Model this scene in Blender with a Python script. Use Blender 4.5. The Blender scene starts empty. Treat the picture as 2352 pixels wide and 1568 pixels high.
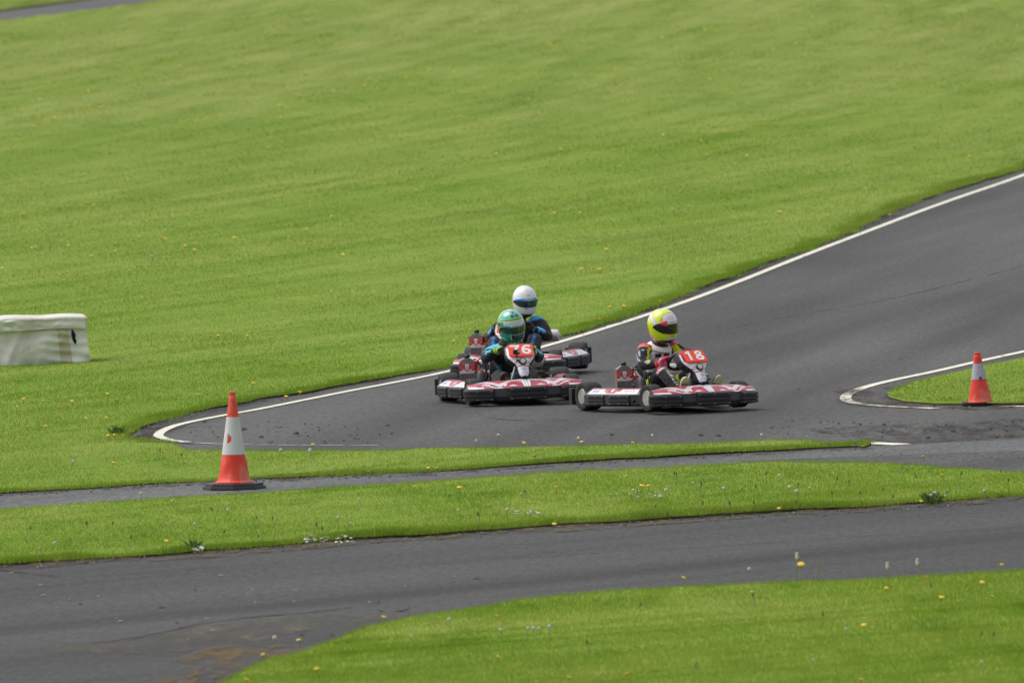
import bpy, bmesh, math, random
import numpy as np
from mathutils import Vector, Matrix, Euler
from mathutils.geometry import delaunay_2d_cdt
random.seed(7); RNG = np.random.default_rng(11)
R = math.radians
sc = bpy.context.scene
COL = sc.collection

# ------------------------------------------------------------------ camera
F = 32000.0                     # focal length in pixels of a 2352 px wide picture
CX, CY = 1176.0, 784.0
PITCH = R(2.803); HCAM = 6.598; ROLL = R(-1.5)
CAMR = (Euler((math.pi/2 - PITCH, 0, 0)).to_matrix() @ Matrix.Rotation(ROLL, 3, 'Z'))
cam = bpy.data.cameras.new('camera'); camo = bpy.data.objects.new('camera', cam); COL.objects.link(camo)
camo.matrix_world = Matrix.Translation((0, 0, HCAM)) @ CAMR.to_4x4()
cam.sensor_width = 36.0; cam.lens = 36.0*F/2352.0; cam.clip_start = 1.0; cam.clip_end = 6000
cam.dof.use_dof = True; cam.dof.focus_distance = 120.0; cam.dof.aperture_fstop = 7.2
sc.camera = camo
_RN = np.array(CAMR)
def gpn(px, py, z=0.0):
    px = np.asarray(px, float); py = np.asarray(py, float)
    d = np.stack([(px-CX)/F, -(py-CY)/F, -np.ones_like(px)], -1) @ _RN.T
    t = (z-HCAM)/d[..., 2]
    return d[..., 0]*t, d[..., 1]*t
def gp(px, py, z=0.0):
    x, y = gpn(px, py, z); return Vector((float(x), float(y), z))

# ------------------------------------------------------------------ noise / height
def _h(i, j, s):
    v = np.sin(i*127.1 + j*311.7 + s*74.7)*43758.5453
    return v - np.floor(v)
def vn(x, y, s=0):
    x = np.asarray(x, float); y = np.asarray(y, float)
    i = np.floor(x); j = np.floor(y); u = x-i; v = y-j
    u = u*u*(3-2*u); v = v*v*(3-2*v)
    return (_h(i, j, s)*(1-u)+_h(i+1, j, s)*u)*(1-v) + (_h(i, j+1, s)*(1-u)+_h(i+1, j+1, s)*u)*v
def sst(a, b, x):
    t = np.clip((np.asarray(x, float)-a)/(b-a), 0, 1); return t*t*(3-2*t)
_lx = None
def tz(x, y):
    x = np.asarray(x, float); y = np.asarray(y, float)
    dm = 1.0 if _lx is None else np.where(y < 104, 1.0, sst(.2, 4.0, np.interp(y, _lx[1], _lx[0])-x))
    q = x + 34.5*(142/np.maximum(y, 40.0))**1.85          # constant along one mowing streak
    return (0.03 + 0.016*(vn(q/.45, y/4.5, 1)-.5) + 0.010*(vn(x/.5, y/1.4, 7)-.5) + 0.03*(vn(q/1.5, y/11, 2)-.5)
            + 0.13*vn(q/4, y/30, 3)*sst(128, 165, y)*dm)

# ------------------------------------------------------------------ materials
def mat(name):
    m = bpy.data.materials.new(name); m.use_nodes = True
    return m, m.node_tree.nodes, m.node_tree.links, m.node_tree.nodes['Principled BSDF']
def mix(nt, a, b, fac, blend='MIX'):
    n = nt.nodes.new('ShaderNodeMix'); n.data_type = 'RGBA'; n.blend_type = blend
    for s, v in ((0, fac), (6, a), (7, b)):
        if hasattr(v, 'default_value'): nt.links.new(v, n.inputs[s])
        else: n.inputs[s].default_value = v if s == 0 else (*v, 1)
    return n.outputs[2]
def ramp(nt, src, stops):
    n = nt.nodes.new('ShaderNodeValToRGB'); e = n.color_ramp.elements
    while len(e) < len(stops): e.new(.5)
    for k, (p, c) in enumerate(stops):
        e[k].position = p; e[k].color = (*c, 1) if len(c) == 3 else c
    nt.links.new(src, n.inputs[0]); return n.outputs[0]
def noise(nt, scale, detail=3, rough=.55, mapping=None, coord='Object'):
    tc = nt.nodes.new('ShaderNodeTexCoord'); mp = nt.nodes.new('ShaderNodeMapping')
    nt.links.new(tc.outputs[coord], mp.inputs[0])
    if mapping:                      # turn the pattern's long direction onto x, then stretch it
        mp.inputs['Rotation'].default_value = (0, 0, mapping[0])
        m2 = nt.nodes.new('ShaderNodeMapping'); nt.links.new(mp.outputs[0], m2.inputs[0]); m2.inputs['Scale'].default_value = mapping[1]
        if len(mapping) > 2: m2.inputs['Location'].default_value = mapping[2]
        mp = m2
    n = nt.nodes.new('ShaderNodeTexNoise'); n.inputs['Scale'].default_value = scale
    n.inputs['Detail'].default_value = detail; n.inputs['Roughness'].default_value = rough
    nt.links.new(mp.outputs[0], n.inputs['Vector']); return n.outputs['Fac']
def math_(nt, op, a, b):
    n = nt.nodes.new('ShaderNodeMath'); n.operation = op
    for k, v in enumerate((a, b)):
        if hasattr(v, 'default_value'): nt.links.new(v, n.inputs[k])
        else: n.inputs[k].default_value = v
    return n.outputs[0]
def plain(name, col, rough=.5, metal=0, var=.25, vscale=14, coat=0, spec=.5):
    m, N, L, b = mat(name)
    n = noise(m.node_tree, vscale, 4)
    c = ramp(m.node_tree, n, [(.3, [x*(1-var) for x in col]), (.7, [min(1, x*(1+var)) for x in col])])
    L.new(c, b.inputs['Base Color'])
    r = ramp(m.node_tree, n, [(.3, [max(0, rough-.08)]*3), (.7, [min(1, rough+.1)]*3)])
    L.new(r, b.inputs['Roughness']); b.inputs['Metallic'].default_value = metal
    b.inputs['Coat Weight'].default_value = coat; b.inputs['Specular IOR Level'].default_value = spec
    return m
def painted(name, rough=.35, coat=.0, dirt=.25, fabric=False):
    m, N, L, b = mat(name); nt = m.node_tree
    a = N.new('ShaderNodeAttribute'); a.attribute_name = 'Col'
    n = noise(nt, 9, 5, .65)
    f = ramp(nt, n, [(.45, (0, 0, 0)), (.75, (dirt, dirt, dirt))])
    c = mix(nt, a.outputs['Color'], (.05, .045, .04), f)
    L.new(c, b.inputs['Base Color']); b.inputs['Roughness'].default_value = rough
    b.inputs['Coat Weight'].default_value = coat
    if fabric:
        b.inputs['Sheen Weight'].default_value = .15; b.inputs['Specular IOR Level'].default_value = .25
        bp = N.new('ShaderNodeBump'); bp.inputs['Strength'].default_value = .5; bp.inputs['Distance'].default_value = .01
        L.new(noise(nt, 22, 3), bp.inputs['Height']); L.new(bp.outputs[0], b.inputs['Normal'])
    return m

def streak(nt, ks, ky, detail, rough, off=0.0):
    """mowing streaks that curve up the hill: s = x + 34.5*(142/y)^1.85 is constant along one streak"""
    tc = nt.nodes.new('ShaderNodeTexCoord'); sp = nt.nodes.new('ShaderNodeSeparateXYZ'); nt.links.new(tc.outputs['Object'], sp.inputs[0])
    q = math_(nt, 'POWER', math_(nt, 'DIVIDE', 142.0, math_(nt, 'MAXIMUM', sp.outputs['Y'], 40.0)), 1.85)
    sx = math_(nt, 'ADD', sp.outputs['X'], math_(nt, 'MULTIPLY', q, 34.5))
    cb = nt.nodes.new('ShaderNodeCombineXYZ'); nt.links.new(math_(nt, 'MULTIPLY', sx, ks), cb.inputs[0]); nt.links.new(math_(nt, 'MULTIPLY', sp.outputs['Y'], ky), cb.inputs[1]); cb.inputs[2].default_value = off
    n = nt.nodes.new('ShaderNodeTexNoise'); n.inputs['Scale'].default_value = 1; n.inputs['Detail'].default_value = detail; n.inputs['Roughness'].default_value = rough
    nt.links.new(cb.outputs[0], n.inputs['Vector']); return n.outputs['Fac']
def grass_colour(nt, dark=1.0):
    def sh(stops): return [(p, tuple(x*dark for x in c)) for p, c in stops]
    c1 = ramp(nt, streak(nt, 1.1, .075, 4, .60), sh([(.36, (.145, .258, .022)), (.5, (.235, .338, .045)), (.64, (.345, .420, .098))]))
    c2 = ramp(nt, streak(nt, 2.9, .17, 4, .62, 7.3), sh([(.35, (.120, .232, .018)), (.5, (.236, .342, .042)), (.65, (.350, .430, .092))]))
    c3 = ramp(nt, streak(nt, .30, .025, 3, .55, 3.1), sh([(.38, (.170, .290, .022)), (.62, (.325, .372, .100))]))
    c4 = ramp(nt, noise(nt, 1.3, 3, .6, (0, (1.7, .42, 1), (4, 9, 0))), sh([(.33, (.095, .200, .014)), (.44, (.236, .335, .040)), (.68, (.320, .395, .080))]))
    c = mix(nt, c1, c2, .40); c = mix(nt, c, c3, .30)
    tc = nt.nodes.new('ShaderNodeTexCoord'); sp = nt.nodes.new('ShaderNodeSeparateXYZ'); nt.links.new(tc.outputs['Object'], sp.inputs[0])
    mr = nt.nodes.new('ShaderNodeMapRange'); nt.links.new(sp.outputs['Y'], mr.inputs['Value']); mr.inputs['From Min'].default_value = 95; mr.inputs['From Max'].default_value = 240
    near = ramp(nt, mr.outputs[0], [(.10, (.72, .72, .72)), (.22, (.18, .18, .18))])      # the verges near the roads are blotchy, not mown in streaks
    c5 = ramp(nt, noise(nt, .45, 4, .6, (0, (1.4, .5, 1), (7, 2, 0))), sh([(.36, (.150, .270, .022)), (.5, (.236, .335, .042)), (.64, (.330, .385, .085))]))
    c = mix(nt, c, mix(nt, c4, c5, .5), near)
    depth_tint = ramp(nt, mr.outputs[0], [(0, (1.0, 1.02, .90)), (.12, (.97, 1.01, .88)), (.3, (.95, 1.02, .82)), (1, (1.05, .99, 1.16))])     # multiplier over y: greener low down, paler and less green farther off
    return mix(nt, c, depth_tint, 1.0, 'MULTIPLY')
def mk_turf():
    m, N, L, b = mat('turf_soil'); nt = m.node_tree
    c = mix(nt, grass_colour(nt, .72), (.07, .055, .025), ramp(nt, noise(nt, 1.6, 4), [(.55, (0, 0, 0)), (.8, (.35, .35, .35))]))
    L.new(c, b.inputs['Base Color']); b.inputs['Roughness'].default_value = .9; b.inputs['Specular IOR Level'].default_value = .1
    return m
def mk_blade():
    m = bpy.data.materials.new('grass_blades'); m.use_nodes = True; nt = m.node_tree; N = nt.nodes; L = nt.links
    N.remove(N['Principled BSDF'])
    a = N.new('ShaderNodeAttribute'); a.attribute_name = 'tint'
    tint = ramp(nt, a.outputs['Fac'], [(0, (.84, .88, .87)), (.35, (.97, .98, .97)), (.75, (1.04, 1.03, 1.04)), (.94, (1.12, 1.08, 1.2)), (1, (1.5, 1.25, 2.2))])
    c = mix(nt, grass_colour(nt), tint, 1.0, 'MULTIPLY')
    d = N.new('ShaderNodeBsdfDiffuse'); t = N.new('ShaderNodeBsdfTranslucent'); mx = N.new('ShaderNodeMixShader'); mx.inputs[0].default_value = .38
    L.new(c, d.inputs[0]); L.new(c, t.inputs[0]); L.new(d.outputs[0], mx.inputs[1]); L.new(t.outputs[0], mx.inputs[2])
    L.new(mx.outputs[0], N['Material Output'].inputs[0]); return m
def asphalt(name, base, ang, warm=0.0, contrast=1.0):
    m, N, L, b = mat(name); nt = m.node_tree
    lanes = noise(nt, .8, 3, .5, (ang, (.06, 1, 1)))
    patch = noise(nt, .35, 4, .6, (ang, (.35, 1, 1), (3, 7, 0)))
    grain = noise(nt, 20, 4, .85, (R(7), (1, .24, 1)))
    g2 = noise(nt, 90, 2, .6, (0, (1, .3, 1)))
    lo = [base*(1-.42*contrast), base*(1-.41*contrast), base*(1-.42*contrast)]; hi = [base*(1.33+warm*.1), base*1.36, base*(1.32-warm*.2)]
    c = ramp(nt, lanes, [(.36, lo), (.64, hi)])
    c = mix(nt, c, ramp(nt, patch, [(.3, [base*.62*(1+warm*.2), base*.61, base*.60]), (.7, [base*1.25*(1+warm*.1), base*1.24, base*1.21])]), .40)
    c = mix(nt, c, ramp(nt, grain, [(.32, (.40, .40, .40)), (.5, (1, 1, 1)), (.70, (1.75, 1.74, 1.68))]), .70, 'MULTIPLY')
    c = mix(nt, c, ramp(nt, g2, [(.3, (.6, .6, .6)), (.7, (1.4, 1.4, 1.4))]), .5, 'MULTIPLY')
    L.new(c, b.inputs['Base Color']); b.inputs['Roughness'].default_value = .82; b.inputs['Specular IOR Level'].default_value = .25
    bp = N.new('ShaderNodeBump'); bp.inputs['Strength'].default_value = .35; bp.inputs['Distance'].default_value = .006
    L.new(noise(nt, 70, 3, .7), bp.inputs['Height']); L.new(bp.outputs[0], b.inputs['Normal'])
    return m
def ragged(name, col, thr=.5, scale=5, var=.35, mapping=None, rough=.9, wide=.07):
    """patchy thin layer (dirt, worn paint): opaque where the noise is high"""
    m, N, L, b = mat(name); nt = m.node_tree
    n = noise(nt, scale, 5, .7, mapping)
    al = ramp(nt, n, [(max(0, thr-wide), (0, 0, 0)), (thr+wide, (1, 1, 1))])
    L.new(al, b.inputs['Alpha'])
    c = ramp(nt, noise(nt, 11, 4), [(.3, [x*(1-var) for x in col]), (.7, [min(1, x*(1+var)) for x in col])])
    L.new(c, b.inputs['Base Color']); b.inputs['Roughness'].default_value = rough; b.inputs['Specular IOR Level'].default_value = .15
    return m
M = {}; DM = (0, (1, .22, 1))
M['turf'] = mk_turf(); M['blade'] = mk_blade()
M['soil'] = plain('edge_soil', (.055, .042, .024), .95, var=.5, vscale=6, spec=.1)
M['ground'] = plain('base_ground', (.10, .095, .09), .9, var=.3, vscale=2)
M['track'] = asphalt('track_asphalt', .070, R(-80), .15, 1.25)
M['apron'] = asphalt('apron_asphalt', .066, R(-60), .5)
M['path'] = asphalt('path_asphalt', .10, R(-52), -.2, .6)
M['road'] = asphalt('road_asphalt', .052, R(-46), .1, 1.3)
M['farroad'] = asphalt('far_asphalt', .085, R(-20), 0, .4)
M['line'] = ragged('line_paint', (.66, .63, .52), .30, 6, .14, DM, rough=.6, wide=.10); M['wornline'] = ragged('worn_line', (.58, .56, .46), .47, 4, .14, DM, rough=.6)
M['dirt'] = ragged('edge_dirt', (.135, .11, .068), .56, 6, .4, DM, wide=.16)
M['worn'] = ragged('worn_patch', (.125, .118, .092), .56, 3.4, .3, DM, wide=.16)
M['moss'] = ragged('moss_dirt', (.17, .115, .050), .60, 3.2, .4, DM, wide=.16)
M['mud'] = ragged('track_mud', (.066, .056, .048), .59, 4.5, .4, DM, wide=.14)
M['seam'] = ragged('dark_seam', (.034, .033, .033), .52, 3.0, .3, DM, wide=.15)
M['black'] = plain('black_plastic', (.020, .021, .022), .42, var=.35, vscale=20)
M['dgrey'] = plain('grey_plastic', (.055, .056, .060), .5, var=.25, vscale=12)
M['tyre'] = plain('tyre_rubber', (.022, .022, .023), .72, var=.35, vscale=24)
M['rim'] = plain('rim_metal', (.42, .40, .35), .40, .55, .3, 9)
M['steel'] = plain('brushed_steel', (.66, .65, .63), .34, .45, .10, 8); M['tankgrey'] = plain('tank_grey', (.17, .18, .165), .5, .2, .2); M['lens'] = plain('lamp_lens', (.52, .53, .51), .3, 0, .08)
M['alloy'] = plain('dull_alloy', (.30, .30, .29), .5, .5, .25, 16)
M['redplas'] = plain('red_plastic', (.55, .035, .02), .4, var=.2)
M['seat'] = plain('seat_shell', (.075, .078, .08), .35, var=.3, vscale=8)
M['tankc'] = plain('cream_tank', (.62, .62, .48), .35, var=.12)
M['tankt'] = plain('teal_tank', (.10, .19, .21), .35, var=.2)
M['cream'] = plain('cream_sole', (.55, .53, .30), .6, var=.2)
M['darksole'] = plain('dark_sole', (.035, .033, .022), .65, var=.3)
M['paint'] = painted('kart_graphics', .32, .25, .22)
M['paintsat'] = painted('plate_paint', .45, 0, .10)
M['helm'] = painted('helmet_paint', .16, .8, .03)
M['suit'] = painted('race_suit', .8, 0, .10, True)
M['glove'] = painted('glove_cloth', .8, 0, .12, True)
M['visor'] = painted('visor_tint', .06, .6, 0)
M['stem'] = plain('flower_stem', (.20, .24, .09), .7, var=.3)
M['yellow'] = plain('dandelion_yellow', (.74, .50, .02), .7, var=.2, vscale=60)
M['clock'] = plain('seed_white', (.60, .58, .51), .9, var=.2, vscale=90)
M['bud'] = plain('closed_bud', (.13, .085, .06), .9, var=.4, vscale=60)
M['daisy'] = plain('daisy_white', (.55, .55, .49), .7, var=.1)
M['clod'] = plain('dark_clod', (.035, .03, .026), .95, var=.5, vscale=30)

# ------------------------------------------------------------------ tags and mesh builder
def tag(o, label=None, cat=None, group=None, kind=None):
    if label: o['label'] = label
    if cat: o['category'] = cat
    if group: o['group'] = group
    if kind: o['kind'] = kind
    return o
def link(o, parent=None):
    COL.objects.link(o)
    if parent: o.parent = parent
    return o
class MB:
    def __init__(s): s.v = []; s.f = []; s.c = []; s.m = []
    def add(s, vs, fs, col=(.5, .5, .5), mi=0):
        b = len(s.v); s.v += [tuple(p) for p in vs]
        for k, f in enumerate(fs):
            s.f.append(tuple(i+b for i in f)); s.m.append(mi)
            s.c.append(col[k] if isinstance(col, list) else col)
        return s
    def box(s, lo, hi, col=(.5,)*3, mi=0, mtx=None):
        x0, y0, z0 = lo; x1, y1, z1 = hi
        vs = [(x0,y0,z0),(x1,y0,z0),(x1,y1,z0),(x0,y1,z0),(x0,y0,z1),(x1,y0,z1),(x1,y1,z1),(x0,y1,z1)]
        if mtx: vs = [mtx @ Vector(p) for p in vs]
        return s.add(vs, [(0,3,2,1),(4,5,6,7),(0,1,5,4),(1,2,6,5),(2,3,7,6),(3,0,4,7)], col, mi)
    def grid(s, fn, nu, nv, col=None, mi=0, flip=False, closeu=False):
        vs = [fn(i/nu, j/nv) for j in range(nv+1) for i in range(nu+1)]
        fs = []; cs = []
        for j in range(nv):
            for i in range(nu):
                a = j*(nu+1)+i; f = (a, a+1, a+nu+2, a+nu+1)
                fs.append(f[::-1] if flip else f)
                cs.append(col((i+.5)/nu, (j+.5)/nv) if callable(col) else (col or (.5,)*3))
        return s.add(vs, fs, cs, mi)
    def tube(s, pts, r, n=8, col=(.5,)*3, mi=0, cap=True):
        pts = [Vector(p) for p in pts]; rs = r if isinstance(r, (list, tuple)) else [r]*len(pts)
        up = None; vs = []; fs = []
        for k, p in enumerate(pts):
            t = (pts[min(k+1, len(pts)-1)] - pts[max(k-1, 0)]).normalized()
            if up is None: up = t.orthogonal().normalized()
            else: up = (up - t*up.dot(t)).normalized()
            w = t.cross(up)
            for i in range(n):
                a = 2*math.pi*i/n; vs.append(p + (up*math.cos(a)+w*math.sin(a))*rs[k])
        for k in range(len(pts)-1):
            for i in range(n):
                j = (i+1) % n; fs.append((k*n+i, k*n+j, (k+1)*n+j, (k+1)*n+i))
        if cap:
            fs.append(tuple(range(n))[::-1]); fs.append(tuple((len(pts)-1)*n+i for i in range(n)))
        return s.add(vs, fs, col, mi)
    def lathe(s, prof, n=24, axis='z', centre=(0,0,0), col=None, mi=0, squash=None):
        vs = []; fs = []; cs = []
        for (r, h) in prof:
            for i in range(n):
                a = 2*math.pi*i/n
                if axis == 'z': p = (r*math.cos(a), r*math.sin(a), h)
                elif axis == 'y': p = (r*math.sin(a), h, r*math.cos(a))
                else: p = (h, r*math.cos(a), r*math.sin(a))
                vs.append((p[0]+centre[0], p[1]+centre[1], p[2]+centre[2]))
        for k in range(len(prof)-1):
            for i in range(n):
                j = (i+1) % n; fs.append((k*n+i, k*n+j, (k+1)*n+j, (k+1)*n+i))
                cs.append(col(prof[k], prof[k+1], (i+.5)/n) if callable(col) else (col or (.5,)*3))
        if prof[0][0] > 1e-5: fs.append(tuple(range(n))[::-1]); cs.append(cs[0])
        if prof[-1][0] > 1e-5: fs.append(tuple((len(prof)-1)*n+i for i in range(n))); cs.append(cs[-1])
        return s.add(vs, fs, cs, mi)
    def prism(s, poly, z0, z1, col=(.5,)*3, mi=0, mtx=None):
        n = len(poly); vs = [(x, y, z0) for x, y in poly] + [(x, y, z1) for x, y in poly]
        if mtx: vs = [mtx @ Vector(p) for p in vs]
        fs = [tuple(range(n))[::-1], tuple(range(n, 2*n))] + [(i, (i+1) % n, n+(i+1) % n, n+i) for i in range(n)]
        return s.add(vs, fs, col, mi)
    def mesh(s, name, smooth=True, fix=True):
        me = bpy.data.meshes.new(name); me.from_pydata(s.v, [], s.f); me.update()
        me.polygons.foreach_set('material_index', s.m)
        ca = me.color_attributes.new('Col', 'FLOAT_COLOR', 'CORNER')
        buf = np.ones((len(me.loops), 4), np.float32); k = 0
        for f, c in zip(s.f, s.c): buf[k:k+len(f), :3] = c; k += len(f)
        ca.data.foreach_set('color', buf.ravel())
        if fix:
            bm = bmesh.new(); bm.from_mesh(me); bmesh.ops.recalc_face_normals(bm, faces=bm.faces); bm.to_mesh(me); bm.free()
        me.polygons.foreach_set('use_smooth', [smooth]*len(me.polygons))
        if smooth: me.set_sharp_from_angle(angle=R(38))
        return me
    def build(s, name, mats, parent=None, smooth=True, bevel=0, solid=0, fix=True):
        me = s.mesh(name, smooth, fix)
        for m in (mats if isinstance(mats, (list, tuple)) else [mats]): me.materials.append(m)
        o = link(bpy.data.objects.new(name, me), parent)
        if solid:
            d = o.modifiers.new('solid', 'SOLIDIFY'); d.thickness = solid; d.offset = 0
        if bevel:
            d = o.modifiers.new('bevel', 'BEVEL'); d.width = bevel; d.segments = 2; d.limit_method = 'ANGLE'; d.angle_limit = R(40)
        return o
def empty(name, parent=None, loc=(0,0,0)):
    o = bpy.data.objects.new(name, None); o.empty_display_size = .1; o.location = loc
    return link(o, parent)

# ------------------------------------------------------------------ world and light
w = bpy.data.worlds.new('World'); sc.world = w; w.use_nodes = True
nt = w.node_tree; bg = nt.nodes['Background']
SUN_EL, SUN_AZ = R(58), R(-70)          # azimuth from +Y towards +X: the sun stands to the left, behind the bale
sky = nt.nodes.new('ShaderNodeTexSky'); sky.sky_type = 'NISHITA'; sky.sun_disc = False
sky.sun_elevation = SUN_EL; sky.sun_rotation = SUN_AZ; sky.air_density = 1.0; sky.dust_density = 4.0; sky.ozone_density = 1.0
hs = nt.nodes.new('ShaderNodeHueSaturation'); hs.inputs['Saturation'].default_value = .28     # overcast: grey cloud, little blue
nt.links.new(sky.outputs[0], hs.inputs['Color']); nt.links.new(hs.outputs[0], bg.inputs['Color'])
bg.inputs['Strength'].default_value = .14
sun = bpy.data.lights.new('sun', 'SUN'); sun.energy = 0.9; sun.angle = R(40); sun.color = (1, .96, .9)
so = link(bpy.data.objects.new('sun', sun))
sd = Vector((math.sin(SUN_AZ)*math.cos(SUN_EL), math.cos(SUN_AZ)*math.cos(SUN_EL), math.sin(SUN_EL)))
so.rotation_euler = sd.to_track_quat('Z', 'Y').to_euler(); so.location = (0, 0, 60)
sc.view_settings.view_transform = 'Standard'; sc.view_settings.look = 'None'; sc.view_settings.exposure = 0.45; sc.view_settings.gamma = 1
sc.cycles.max_bounces = 6; sc.cycles.transparent_max_bounces = 8

# ------------------------------------------------------------------ the ground sheets
TOP = .055        # height of the grass tips at an edge that hides the road behind it
def pl(pts, z=0.0):
    return [tuple(gp(x, y, z).xy) for x, y in pts]
def sheet(name, poly, z, m, label, cat):
    me = bpy.data.meshes.new(name); me.from_pydata([(x, y, z) for x, y in poly], [], [tuple(range(len(poly)))]); me.update()
    bm = bmesh.new(); bm.from_mesh(me); bmesh.ops.triangulate(bm, faces=bm.faces)
    bmesh.ops.recalc_face_normals(bm, faces=bm.faces)
    if bm.faces and sum(f.normal.z for f in bm.faces) < 0: bmesh.ops.reverse_faces(bm, faces=bm.faces)
    bm.to_mesh(me); bm.free(); me.materials.append(m)
    return tag(link(bpy.data.objects.new(name, me)), label, cat, kind='structure')
def smooth_line(pts, sub=8):
    out = []; P = [pts[0]] + list(pts) + [pts[-1]]
    for k in range(1, len(P)-2):
        a, b, c, d = (np.array(P[k+i-1], float) for i in range(4))
        for s in range(sub):
            t = s/sub
            out.append(tuple(.5*((2*b)+(-a+c)*t+(2*a-5*b+4*c-d)*t*t+(-a+3*b-3*c+d)*t**3)))
    out.append(tuple(pts[-1])); return out
def ribbon(name, path, wl, wr, z, m, label, cat, kind='structure', jag=0, seed=0):
    """strip along a plan polyline; wl/wr metres to either side"""
    P = [Vector(p) for p in path]; vs = []; fs = []
    for k, p in enumerate(P):
        t = (P[min(k+1, len(P)-1)]-P[max(k-1, 0)]).normalized(); nrm = Vector((-t.y, t.x))
        j = 1+jag*(float(vn(p.x*2.1, p.y*.9, seed))-.5)*2
        vs += [(*(p+nrm*wl*j), z), (*(p-nrm*wr*j), z)]
    for k in range(len(P)-1): fs.append((2*k, 2*k+1, 2*k+3, 2*k+2))
    me = bpy.data.meshes.new(name); me.from_pydata(vs, [], fs); me.update(); me.materials.append(m)
    bm = bmesh.new(); bm.from_mesh(me)
    for f in bm.faces:
        f.normal_update()
        if f.normal.z < 0: f.normal_flip()
    bm.to_mesh(me); bm.free()
    return tag(link(bpy.data.objects.new(name, me)), label, cat, kind=kind)

g = bpy.data.meshes.new('ground'); S = 3000
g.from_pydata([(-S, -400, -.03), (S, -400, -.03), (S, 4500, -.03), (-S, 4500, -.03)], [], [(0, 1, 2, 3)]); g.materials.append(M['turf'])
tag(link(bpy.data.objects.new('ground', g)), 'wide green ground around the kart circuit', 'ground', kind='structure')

# traced edges (pixels of the 2352 px wide photograph)
LINE_L = [(870,1023),(720,1023),(600,1022),(500,1020),(430,1016),(390,1011),(368,1004),(364,999),(374,990),(400,979),(440,969),(500,957),(590,941),(700,919),(800,899),(900,880),(1000,860),(1100,836),(1200,810),(1310,779),(1400,751),(1500,719),(1600,684),(1700,646),(1800,606),(1900,567),(2000,529),(2100,491),(2200,455),(2300,421),(2400,386),(2600,320),(2900,225)]
HILL_EDGE = [(2900,212),(2600,305),(2400,372),(2300,402),(2200,430),(2100,462),(2000,505),(1930,540),(1850,570),(1760,602),(1690,630),(1600,663),(1500,703),(1400,737),(1310,764),(1200,795),(1100,822),(1000,846),(900,862),(800,880),(700,899),(600,914),(540,927),(480,940),(420,952),(370,968),(320,987),(292,1002),(300,1014),(340,1020),(400,1023)]
STRIP_TOP = [(430,1022),(520,1024),(700,1026),(870,1025),(1040,1021),(1176,1017),(1400,1012),(1600,1008),(1750,1003),(1860,1004),(1940,1009),(1985,1015)]
STRIP_TIP = [(2004,1021)]
STRIP_BOT = [(1985,1026),(1900,1030),(1800,1035),(1600,1046),(1400,1058),(1200,1072),(1000,1085),(800,1093),(600,1101),(400,1111),(200,1123),(0,1134),(-300,1152),(-700,1176)]
MID_TOP = [(-700,1200),(-300,1178),(0,1158),(200,1143),(400,1132),(600,1120),(800,1106),(1000,1094),(1150,1085),(1300,1076),(1500,1066),(1700,1057),(1850,1053),(1950,1053),(2050,1056),(2200,1066),(2352,1072),(2700,1080),(2900,1084)]
MID_BOT = [(2900,1100),(2600,1121),(2352,1139),(2200,1151),(2000,1166),(1800,1177),(1600,1188),(1400,1200),(1200,1214),(1000,1229),(800,1241),(600,1258),(400,1273),(200,1286),(0,1298),(-300,1316),(-700,1340)]
FORE_TOP = [(300,1700),(420,1620),(500,1562),(560,1530),(620,1506),(700,1483),(760,1459),(850,1427),(950,1403),(1100,1383),(1200,1364),(1400,1346),(1600,1335),(1800,1326),(2000,1319),(2200,1309),(2352,1301),(2700,1284),(2900,1270)]
INF_L = [(2900,688),(2600,752),(2450,786),(2352,808),(2250,830),(2150,853),(2050,874),(1990,889),(1955,902),(1942,914),(1952,923),(1990,930),(2060,935),(2110,937),(2150,939)]
INF_EDGE = [(2900,690),(2600,756),(2450,790),(2352,813),(2250,834),(2160,855),(2100,871),(2058,889),(2038,903),(2041,915),(2075,925),(2150,931),(2230,931),(2352,930),(2600,924),(2900,917)]
FAR_NEAR = [(-700,135),(-300,86),(0,47),(120,32),(250,16),(375,0),(600,-29),(900,-70),(1400,-130),(2900,-290)]
FAR_FAR = [(2900,-315),(1400,-158),(900,-100),(600,-60),(375,-28),(210,0),(110,13),(0,28),(-300,66),(-700,112)]

sheet('race_track', pl([(-100,940),(60,1040),(400,1075),(1000,1075),(1600,1050),(2040,1035),(2900,1005),(2900,190),(2300,360),(1500,640),(900,840)]), 0.0, M['track'],
      'dark asphalt kart track bending round the hairpin', 'race track')
sheet('service_path', pl([(-700,1145),(0,1105),(600,1080),(1200,1053),(1700,1030),(2075,1022),(2352,1008),(2900,975),(2900,1040),(2352,1052),(1900,1078),(1200,1120),(600,1160),(0,1200),(-700,1245)]), .004, M['path'],
      'narrow light grey asphalt path between two grass strips', 'path')
sheet('track_apron', pl([(1700,1060),(1960,1050),(2150,1043),(2352,1036),(2900,1010),(2900,1120),(2352,1110),(2000,1110)]), .008, M['apron'],
      'old brownish asphalt beside the path at the right edge', 'asphalt')
sheet('front_road', pl([(-900,1300),(0,1250),(1200,1170),(2352,1090),(2900,1060),(2900,1420),(2000,1700),(1300,2000),(-900,2000)]), .002, M['road'],
      'grey asphalt road crossing in front of the grass verge', 'road')
sheet('far_road', pl([(-700,140),(0,52),(375,4),(900,-66),(2900,-286),(2900,-318),(900,-104),(375,-32),(0,24),(-700,108)]), .0, M['farroad'],
      'distant grey road at the top left beyond the hillside', 'road')

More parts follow.
